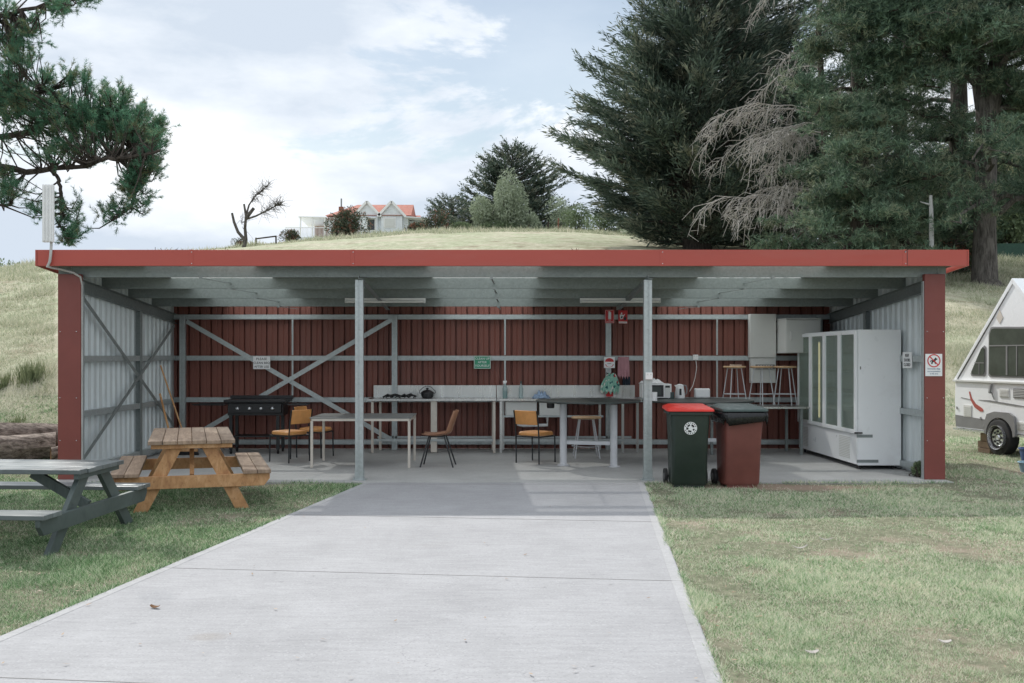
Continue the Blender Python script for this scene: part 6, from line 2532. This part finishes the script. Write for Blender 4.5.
# ------------------------------------------------------------------ near pine, left
def near_pine():
    rng = np.random.default_rng(7)
    base = (-10.4, 16.6, hz1(-10.4, 16.6) - .1)
    t = thing('pine_tree', base, 'near pine overhanging from the left edge, long needles against the sky', 'tree')

    def Q(px, py, y):
        return np.array([(px - 493) * y / 995, y, 1.6 - (py - 355) * y / 995])

    trunk = [(np.array([(-10.4, 16.6, base[2]), (-10.3, 16.5, 2.5), (-10.45, 16.4, 5.0), (-10.2, 16.5, 8.5), (-10.4, 16.6, 12.5)]), np.array([.42, .34, .30, .22, .08]))]
    tubes_np(trunk, 12).build('trunk', 'bark', t, smooth=True)
    limbs = [
        [(-10.3, 16.4, 3.7), (-8.7, 15.8, 4.35), Q(-40, 158, 15.3), Q(0, 167, 15.0), Q(30, 173, 14.8), Q(52, 169, 14.7), Q(85, 166, 14.6), Q(110, 157, 14.5), Q(130, 148, 14.5)],
        [(-10.35, 16.4, 4.3), (-8.9, 16.0, 4.8), Q(-40, 125, 15.6), Q(0, 138, 15.3), Q(25, 134, 15.2), Q(55, 118, 15.0), Q(90, 110, 14.9), Q(120, 112, 14.8)],
        [(-10.35, 16.4, 4.9), Q(-60, 100, 15.6), Q(-10, 110, 15.4), Q(20, 95, 15.2), Q(50, 90, 15.0)],
        [(-10.35, 16.4, 6.2), Q(-90, 20, 15.6), Q(-30, 20, 15.3), Q(10, 15, 15.0), Q(50, 2, 14.7), Q(80, -6, 14.5)],
        [Q(110, 157, 14.5), Q(128, 165, 14.4), Q(140, 180, 14.3), Q(132, 205, 14.3), Q(120, 216, 14.3)],
        [Q(52, 169, 14.7), Q(60, 185, 14.5), Q(62, 205, 14.4), Q(60, 225, 14.3), Q(68, 240, 14.2)],
        [Q(85, 166, 14.6), Q(95, 160, 14.2), Q(120, 158, 13.9), Q(145, 155, 13.7), Q(160, 150, 13.6)],
        [(-10.35, 16.4, 3.2), Q(-60, 200, 15.2), Q(-20, 205, 15.0), Q(10, 205, 14.8)],
        [(-10.35, 16.4, 5.4), (-9.3, 14.8, 6.2), (-8.4, 13.6, 6.4), (-7.6, 12.8, 6.3)],
        [(-10.35, 16.4, 5.0), (-9.4, 15.0, 5.3), (-8.6, 14.0, 5.2), (-7.9, 13.2, 5.1)],
        [(-10.4, 16.4, 7.5), (-9.4, 15.6, 8.2), (-8.4, 15.0, 8.6)],
        [(-10.4, 16.5, 5.5), (-12.0, 16.0, 6.4), (-13.2, 15.5, 6.6)],
        [(-10.4, 16.5, 7.0), (-11.0, 18.0, 8.0), (-11.4, 19.4, 8.4)],
        [(-10.4, 16.5, 6.0), (-10.8, 14.9, 7.0), (-11.2, 13.4, 7.3)],
    ]
    rads = [.11, .10, .06, .07, .035, .03, .035, .05, .07, .06, .06, .07, .06, .06]
    paths, L_ = [], []
    for li, (l, r) in enumerate(zip(limbs, rads)):
        l = np.array([np.array(p, dtype=float) for p in l])
        # resample
        d = np.concatenate([[0], np.cumsum(np.linalg.norm(np.diff(l, axis=0), axis=1))])
        s = np.linspace(0, d[-1], 24)
        q = np.stack([np.interp(s, d, l[:, k]) for k in range(3)], 1)
        q[1:-1] += rng.normal(0, .012, (22, 3))
        paths.append((q, np.linspace(r, .02, 24)))
        L_.append(q)
    allp = np.concatenate(L_)
    # clusters: (px, py, spread px, spread py, count, depth)
    C_ = []
    for px, py, sx, sy, n, y, sd_ in (
            (20, 105, 22, 22, 46, 15.2, .5), (60, 115, 26, 18, 64, 15.0, .45), (100, 122, 22, 16, 56, 14.8, .4), (130, 133, 16, 15, 46, 14.6, .35),
            (152, 142, 10, 13, 28, 14.3, .3), (150, 165, 10, 9, 18, 14.2, .3), (125, 190, 11, 10, 9, 14.2, .25), (112, 212, 11, 9, 9, 14.2, .2), (138, 200, 9, 9, 7, 14.2, .2), (132, 178, 8, 10, 14, 14.3, .2),
            (75, 150, 34, 9, 34, 14.8, .4), (20, 62, 15, 22, 24, 15.3, .4), (0, 85, 14, 30, 30, 15.5, .4), (30, 28, 13, 12, 16, 15.0, .3), (12, 45, 8, 10, 12, 15.1, .3), (62, 5, 13, 7, 18, 14.6, .3), (88, -3, 7, 5, 8, 14.5, .2), (2, 10, 12, 8, 9, 15.1, .3),
            (8, 192, 13, 10, 16, 14.9, .3), (0, 172, 8, 8, 6, 14.9, .3), (65, 208, 12, 14, 9, 14.4, .25), (38, 212, 9, 8, 5, 14.4, .2), (75, 228, 9, 8, 8, 14.3, .2), (68, 240, 4, 4, 6, 14.2, .1),
            (70, 78, 4, 9, 8, 15.0, .2), (85, 84, 4, 9, 8, 14.9, .2), (48, 78, 4, 6, 6, 15.0, .2), (124, 100, 4, 10, 9, 14.6, .2), (106, 100, 5, 8, 8, 14.7, .2), (140, 113, 4, 6, 6, 14.5, .2), (158, 125, 5, 6, 8, 14.3, .2)):
        for k in range(int(n * 2.1)):
            yy = y + rng.normal(0, sd_)
            C_.append(Q(px + np.clip(rng.normal(0, .62), -1.3, 1.3) * sx, py + np.clip(rng.normal(0, .62), -1.3, 1.3) * sy, yy))
    for c, s, n in (((-8.2, 13.4, 6.4), (.8, .6, .5), 60), ((-8.6, 13.9, 5.3), (.8, .6, .35), 55), ((-7.6, 14.4, 5.2), (.6, .6, .4), 40), ((-8.6, 15.2, 8.5), (.9, .8, .6), 60), ((-12.9, 15.6, 6.8), (1, 1, .6), 50), ((-11.3, 19, 8.4), (1, 1, .7), 50),
                    ((-11.0, 13.6, 7.3), (1, .9, .6), 50), ((-10.4, 16.6, 11.6), (1, 1, .9), 60), ((-9.3, 15.9, 6.8), (.9, .8, .7), 60), ((-8.3, 15.5, 4.6), (.8, .5, .5), 45)):
        C_ += list(np.array(c) + rng.normal(0, 1, (n, 3)) * np.array(s))
    C_ = np.array(C_)
    tw_dir, tw_base = [], []
    for c in C_:
        dd = np.linalg.norm(allp - c, axis=1)
        # start a little back towards the trunk
        near = allp[np.argmin(dd + rng.uniform(0, .35, len(dd)))]
        dist = np.linalg.norm(c - near)
        if dist > 1.6:
            near = near + (c - near) * .4
        up = np.array([0, 0, 1.0])
        mid = (near + c) / 2 - up * .10 * dist + rng.normal(0, .03, 3)
        paths.append((np.array([near, mid, c]), np.array([.014, .009, .005])))
        tdir = unit((c - mid) + up * .16 + rng.normal(0, .07, 3))
        tw_base.append(c); tw_dir.append(tdir)
        for _ in range(3):
            nd = unit(tdir + rng.normal(0, .6, 3) + up * .3)
            tw_base.append(c - tdir * rng.uniform(.02, .20) + nd * rng.uniform(.03, .12)); tw_dir.append(nd)
    tubes_np(paths, 5).build('branches', 'barkdark', t, smooth=True)
    B_, D_ = np.array(tw_base), np.array(tw_dir)
    nn = 44
    Ln = rng.uniform(.07, .17, len(B_))
    u = rng.uniform(0, 1, (len(B_), nn))
    Pb = (B_[:, None, :] + D_[:, None, :] * (u * Ln[:, None])[:, :, None]).reshape(-1, 3)
    Db = np.repeat(D_, nn, 0)
    rad = rng.normal(0, 1, Db.shape)
    rad = unit(rad - Db * np.sum(rad * Db, 1, keepdims=True))
    bd = unit(Db * rng.uniform(.5, 1.3, (len(Db), 1)) + rad)
    ln = rng.uniform(.045, .075, len(Db))
    V = blades(Pb, bd, ln, .0058 * rng.uniform(.7, 1.3, len(Db)), rng, quad=False)
    np_obj('foliage', V, 3, 'pinenear', t, t)


near_pine()

# ------------------------------------------------------------------ fallen logs behind the left column
def log(label, p0, p1, r0, r1, seed, hollow=False):
    rng_ = random.Random(seed)
    p0, p1 = Vector(p0), Vector(p1)
    m = MB()
    n, seg = 14, 20
    d = (p1 - p0)
    dn = d.normalized()
    a = dn.cross(Vector((0, 0, 1))).normalized()
    b = a.cross(dn)
    vs, fs = [], []
    ph = [rng_.uniform(0, 6) for _ in range(5)]
    for i in range(n):
        s = i / (n - 1)
        c = p0 + d * s + Vector((0, 0, 0.03 * math.sin(s * 6 + ph[0])))
        r = r0 + (r1 - r0) * s
        for k in range(seg):
            an = 2 * math.pi * k / seg
            rr = r * (1 + .07 * math.sin(3 * an + ph[1] + s * 4) + .05 * math.sin(7 * an + ph[2]) + .06 * math.sin(s * 19 + ph[3]) * math.sin(an * 2) + rng_.uniform(-.025, .025))
            vs.append(c + a * math.cos(an) * rr + b * math.sin(an) * rr)
    for i in range(n - 1):
        for k in range(seg):
            fs.append((i * seg + k, i * seg + (k + 1) % seg, (i + 1) * seg + (k + 1) % seg, (i + 1) * seg + k))
    m.add(vs, fs)
    t = thing('log', tuple(p0 + (p1 - p0) * .5 - Vector((0, 0, r0))), label, 'log')
    m.build('bark', 'logbark', t, smooth=True)
    for e, (pp_, r) in enumerate(((p0, r0), (p1, r1))):
        m = MB()
        sgn = -1 if e == 0 else 1
        idx = 0 if e == 0 else n - 1
        ring = [vs[idx * seg + k] for k in range(seg)]
        c = sum(ring, Vector()) / seg
        inner = [c + (q - c) * .45 - dn * sgn * (.05 if hollow else .0) + Vector((rng_.uniform(-.02, .02), 0, rng_.uniform(-.02, .02))) for q in ring]
        m.add(ring + inner + [c - dn * sgn * (.16 if hollow else .01)], [(k, (k + 1) % seg, seg + (k + 1) % seg, seg + k) for k in range(seg)] + [(seg + k, seg + (k + 1) % seg, 2 * seg) for k in range(seg)])
        m.build('cut_end', 'logcut', t, smooth=True)
    return t


log('huge fallen log with peeling grey bark lying behind the left red column', (-7.75, 15.5, .27), (-5.75, 16.5, .27), .25, .23, 1)
log('hollow broken log with a rotten orange end beside the green picnic table', (-6.6, 14.85, .11), (-5.85, 15.25, .11), .13, .12, 2, True)
log('dark knotty log at the far left edge behind the green picnic table', (-8.6, 14.5, .22), (-6.75, 15.35, .18), .24, .20, 3)

# rush clumps on the slope
def rush(px, py, wpx, hpx, y, seed, label):
    rng = np.random.default_rng(seed)
    x = (px - 493) * y / 995
    n = 170
    wv = wpx * y / 995
    h = hpx * y / 995
    B = np.stack([x + rng.normal(0, wv * .28, n), y + rng.normal(0, .15, n), np.zeros(n)], 1)
    B[:, 2] = hz(B[:, 0], B[:, 1]) - .02
    d = unit(np.stack([rng.normal(0, .22, n), rng.normal(0, .22, n), np.ones(n)], 1))
    V = blades(B, d, rng.uniform(.5, 1.05, n) * h, .022, rng, quad=False)
    o = np_obj('rush_clump', V, 3, 'rush')
    tag(o, label, 'plant', 'rush clumps on the left slope')


for i, (px, wpx, hpx, y, lab) in enumerate(((36, 11, 24, ray_y(36, 381), 'taller rush clump on the slope beside the left column'), (24, 9, 21, ray_y(24, 380), 'rush clump just left of the tallest one on the slope'),
                                            (3, 8, 15, ray_y(3, 386), 'rush clump cut by the left edge on the slope'), (14, 10, 12, ray_y(14, 428), 'small rush clump behind the logs'))):
    rush(px, 0, wpx, hpx, y, 200 + i, lab)


# ------------------------------------------------------------------ grass
def grass_mat(name, cols, scale=.9):
    t = MT(name)
    v = t.pos(obj=False)
    f = t.noise(v, scale, 6, 0.62)
    f2 = t.noise(v, 5, 4, 0.6)
    isl = t.n('ShaderNodeNewGeometry').outputs['Random Per Island']
    s = t.math('ADD', t.math('MULTIPLY', isl, .62), t.math('MULTIPLY', t.math('ADD', f, f2), .36))
    if name == 'lawn_grass':        # the left lawn is greener, the right one is worn and strawy
        sx = t.n('ShaderNodeSeparateXYZ')
        t.l(v, sx.inputs[0])
        s = t.math('ADD', s, t.rng(sx.outputs[0], -2.0, 1.0, -.10, .10))
    c = t.ramp(s, .38, cols[0], .92, cols[1], [(.64, cols[2])])
    t.col(c)
    t.set(rough=.7, spec=.2)
    tr = t.n('ShaderNodeBsdfTranslucent')
    t.l(c, tr.inputs['Color'])
    ms = t.n('ShaderNodeMixShader')
    ms.inputs[0].default_value = .3
    t.l(t.b.outputs[0], ms.inputs[1]); t.l(tr.outputs[0], ms.inputs[2])
    t.l(ms.outputs[0], t.o.inputs['Surface'])
    return t.m


M['lawn'] = grass_mat('lawn_grass', ((0.06, 0.14, 0.052), (0.84, 0.80, 0.66), (0.28, 0.46, 0.225)))
M['hillgrass'] = grass_mat('dry_hill_grass', ((0.27, 0.31, 0.19), (0.66, 0.62, 0.50), (0.44, 0.46, 0.33)), .3)


def vnoise(x, y, sc_, seed):
    rng = np.random.default_rng(seed)
    g_ = rng.random((64, 64))
    x, y = x * sc_ + 100, y * sc_ + 100
    xi, yi = np.floor(x).astype(int), np.floor(y).astype(int)
    fx, fy = x - xi, y - yi
    fx, fy = fx * fx * (3 - 2 * fx), fy * fy * (3 - 2 * fy)
    a, b_ = g_[xi % 64, yi % 64], g_[(xi + 1) % 64, yi % 64]
    c, d = g_[xi % 64, (yi + 1) % 64], g_[(xi + 1) % 64, (yi + 1) % 64]
    return (a * (1 - fx) + b_ * fx) * (1 - fy) + (c * (1 - fx) + d * fx) * fy


def scatter_lawn():
    rng = np.random.default_rng(77)
    n = 1900000
    # denser close to the camera: depth drawn from 1/y
    y = np.exp(rng.uniform(math.log(3.6), math.log(22.0), n))
    x = rng.uniform(-.62, .68, n) * (y + 1.5)
    xl_ = PL0.x + (PL1.x - PL0.x) * (y - PL0.y) / (PL1.y - PL0.y)
    xr_ = PR0.x + (PR1.x - PR0.x) * (y - PR0.y) / (PR1.y - PR0.y)
    edge = vnoise(x, y, 6, 9) * .06 - .025
    onpath = (x > xl_ - .005 + edge * 0 + .02 - vnoise(x, y, 7, 9) * .05) & (x < xr_ - .02 + vnoise(x, y, 7, 10) * .05) & (y < 12.53)
    onslab = (x > -5.64) & (x < 5.92) & (y > 12.50) & (y < 17.1)
    pn = .55 * vnoise(x, y, 1.1, 1) + .3 * vnoise(x, y, 3.1, 2) + .15 * vnoise(x, y, 9, 3)
    keep_p = np.clip((pn - .30) * 5.5, .10, 1)
    # trodden dirt by the bins and along the slab
    dirt = np.exp(-((x - 3.4) / 1.5) ** 2 - ((y - 12.25) / .32) ** 2) + np.exp(-((x + 2.2) / .8) ** 2 - ((y - 12.4) / .12) ** 2) * .8
    keep_p = keep_p * np.clip(1 - 1.3 * dirt, .03, 1)
    keep_p = np.where(x < 0, np.maximum(keep_p, .55 * (pn > .2)), keep_p)
    keep = (~onpath) & (~onslab) & (rng.random(n) < keep_p)
    x, y, pn = x[keep], y[keep], pn[keep]
    B = np.stack([x, y, hz(x, y) - .004], 1)
    d = unit(np.stack([rng.normal(0, .75, len(x)), rng.normal(0, .75, len(x)), np.ones(len(x)) * .8], 1))
    cl = np.clip((vnoise(x, y, 2.3, 21) * .6 + vnoise(x, y, 6.5, 22) * .4 - .60) * 6, 0, 1)
    h = rng.uniform(.013, .034, len(x)) * (0.60 + pn) * (1 + 1.1 * cl) * (1 + .035 * (y - 4))
    wv = .0025 + .00050 * (y - 4)
    V = blades(B, d, h, wv, rng, quad=False)
    # tufts creeping over both path edges and along the slab
    m_ = 15000
    ye = np.exp(rng.uniform(math.log(3.6), math.log(12.45), m_))
    sg = rng.random(m_) < .5
    cl2 = vnoise(ye * 1.0, sg * 40.0, 3.5, 31)
    off = rng.normal(0, .014, m_) + .018
    xe = np.where(sg, PL0.x + (PL1.x - PL0.x) * (ye - PL0.y) / (PL1.y - PL0.y) - off + .018 * cl2, PR0.x + (PR1.x - PR0.x) * (ye - PR0.y) / (PR1.y - PR0.y) + off - .018 * cl2)
    m2 = 3500
    xs2 = rng.uniform(-5.6, 5.8, m2)
    xs2 = xs2[(xs2 < -1.7) | (xs2 > 1.95)]
    xe = np.concatenate([xe, xs2]); ye = np.concatenate([ye, 12.52 + rng.normal(0, .018, len(xs2))])
    cl3 = vnoise(xe, ye, 4.0, 32)
    kp = rng.random(len(xe)) < np.clip((cl3 - .25) * 2.2, .05, 1)
    xe, ye, cl3 = xe[kp], ye[kp], cl3[kp]
    Be = np.stack([xe, ye, np.full(len(xe), -.012)], 1)
    de = unit(np.stack([rng.normal(0, .7, len(xe)), rng.normal(0, .7, len(xe)), np.ones(len(xe))], 1))
    V = np.concatenate([V, blades(Be, de, rng.uniform(.02, .055, len(xe)) * (.5 + cl3), .003 + .0004 * (ye - 4), rng, quad=False)])
    o = np_obj('grass', V, 3, 'lawn')
    tag(o, kind='stuff')
    print('lawn blades', len(x))


def scatter_hill():
    rng = np.random.default_rng(78)
    n = 800000
    y = np.exp(rng.uniform(math.log(19.5), math.log(97.0), n))
    x = rng.uniform(-.62, .68, n) * y
    behind = (x > -.44 * y) & (x < .44 * y) & (y < 82)       # out of sight behind the shelter
    pn = .5 * vnoise(x, y, .5, 4) + .3 * vnoise(x, y, 1.6, 5) + .2 * vnoise(x, y, 5, 6)
    keep = (~behind) & (rng.random(n) < np.clip((pn - .25) * 3, .12, 1))
    x, y, pn = x[keep], y[keep], pn[keep]
    B = np.stack([x, y, hz(x, y) - .01], 1)
    d = unit(np.stack([rng.normal(0, .6, len(x)), rng.normal(0, .6, len(x)), np.ones(len(x)) * .9], 1))
    tus = np.clip((vnoise(x, y, .8, 41) - .62) * 7, 0, 1)
    h = rng.uniform(.06, .16, len(x)) * (0.5 + pn) * np.clip(y / 40, .7, 1.7) * (1 + 1.6 * tus)
    V = blades(B, d, h, .010 + .0009 * (y - 20), rng, quad=False)
    o = np_obj('grass', V, 3, 'hillgrass')
    tag(o, kind='stuff')
    print('hill blades', len(x))


scatter_lawn()
scatter_hill()

# leaf litter and bark flakes on the lawn and the path
rng = np.random.default_rng(5)
V = []
for k in range(620):
    y = math.exp(rng.uniform(math.log(4.6), math.log(12.4)))
    x = rng.uniform(-.55, .56) * y
    onp = xl(y) < x < xr(y)
    if onp and rng.random() < .8:
        continue
    z = .006 if onp else hz1(x, y) + .022
    l_, w2_ = rng.uniform(.008, .028), rng.uniform(.003, .008)
    a = rng.uniform(0, 6.28)
    c, s = math.cos(a), math.sin(a)
    for q, r_, dz in ((-l_, 0, 0), (0, w2_, .004), (l_, 0, .006), (0, -w2_, .002)):
        V.append((x + c * q - s * r_, y + s * q + c * r_, z + dz))
M['litter'] = leafmat('fallen_leaves', (0.20, 0.12, 0.07), (0.50, 0.40, 0.30), None, .1, 5)
o = np_obj('leaf_litter', V, 4, 'litter')
tag(o, kind='stuff')
# larger pale bark flakes
for i, (px, py, l_, lab) in enumerate(((812, 652, .075, 'largest pale bark flake on the lawn, low right in the photo'), (503, 0, 0, ''), (826, 540, .11, 'pale curled bark flake on the right lawn beside the small twig'),
                                       (800, 549, .14, 'thin pale twig lying on the right lawn'), (155, 608, .07, 'curled brown leaf near the left edge of the path'), (945, 640, .07, 'pale bark flake near the right edge of the photo'))):
    if not l_:
        continue
    y = 1592 / (py - 355)
    x = (px - 493) * y / 995
    m = MB()
    a = rng.uniform(-.4, .4)
    n = 7
    top, bot = [], []
    for k in range(n):
        q = (k / (n - 1) - .5) * l_
        wv = l_ * (.22 if 'twig' not in lab else .06) * math.sin(math.pi * (k + .4) / n) ** .6
        zc = (0.004 if 'path' in lab else hz1(x, y) + .02) + .3 * l_ * (abs(k / (n - 1) - .5) * 2) ** 2 * .5
        top.append((x + q * math.cos(a) - wv * math.sin(a), y + q * math.sin(a) + wv, zc + .004))
        bot.append((x + q * math.cos(a) + wv * math.sin(a), y + q * math.sin(a) - wv, zc))
    m.add(top + bot, [(k, k + 1, n + k + 1, n + k) for k in range(n - 1)])
    o = m.build('bark_flake' if 'brown' not in lab else 'dry_leaf', 'deadwood' if 'brown' not in lab else 'logcut')
    s_ = o.modifiers.new('thick', 'SOLIDIFY'); s_.thickness = .003
    tag(o, lab, 'bark' if 'brown' not in lab else 'leaf')
# weeds at the right column foot
bush('weed', 'small green weed at the foot of the right wall beside the fridge', (5.62, 13.1), .10, .10, .16, 99, 'bushmid', .05, 500, cat='plant', zbase=0.0)
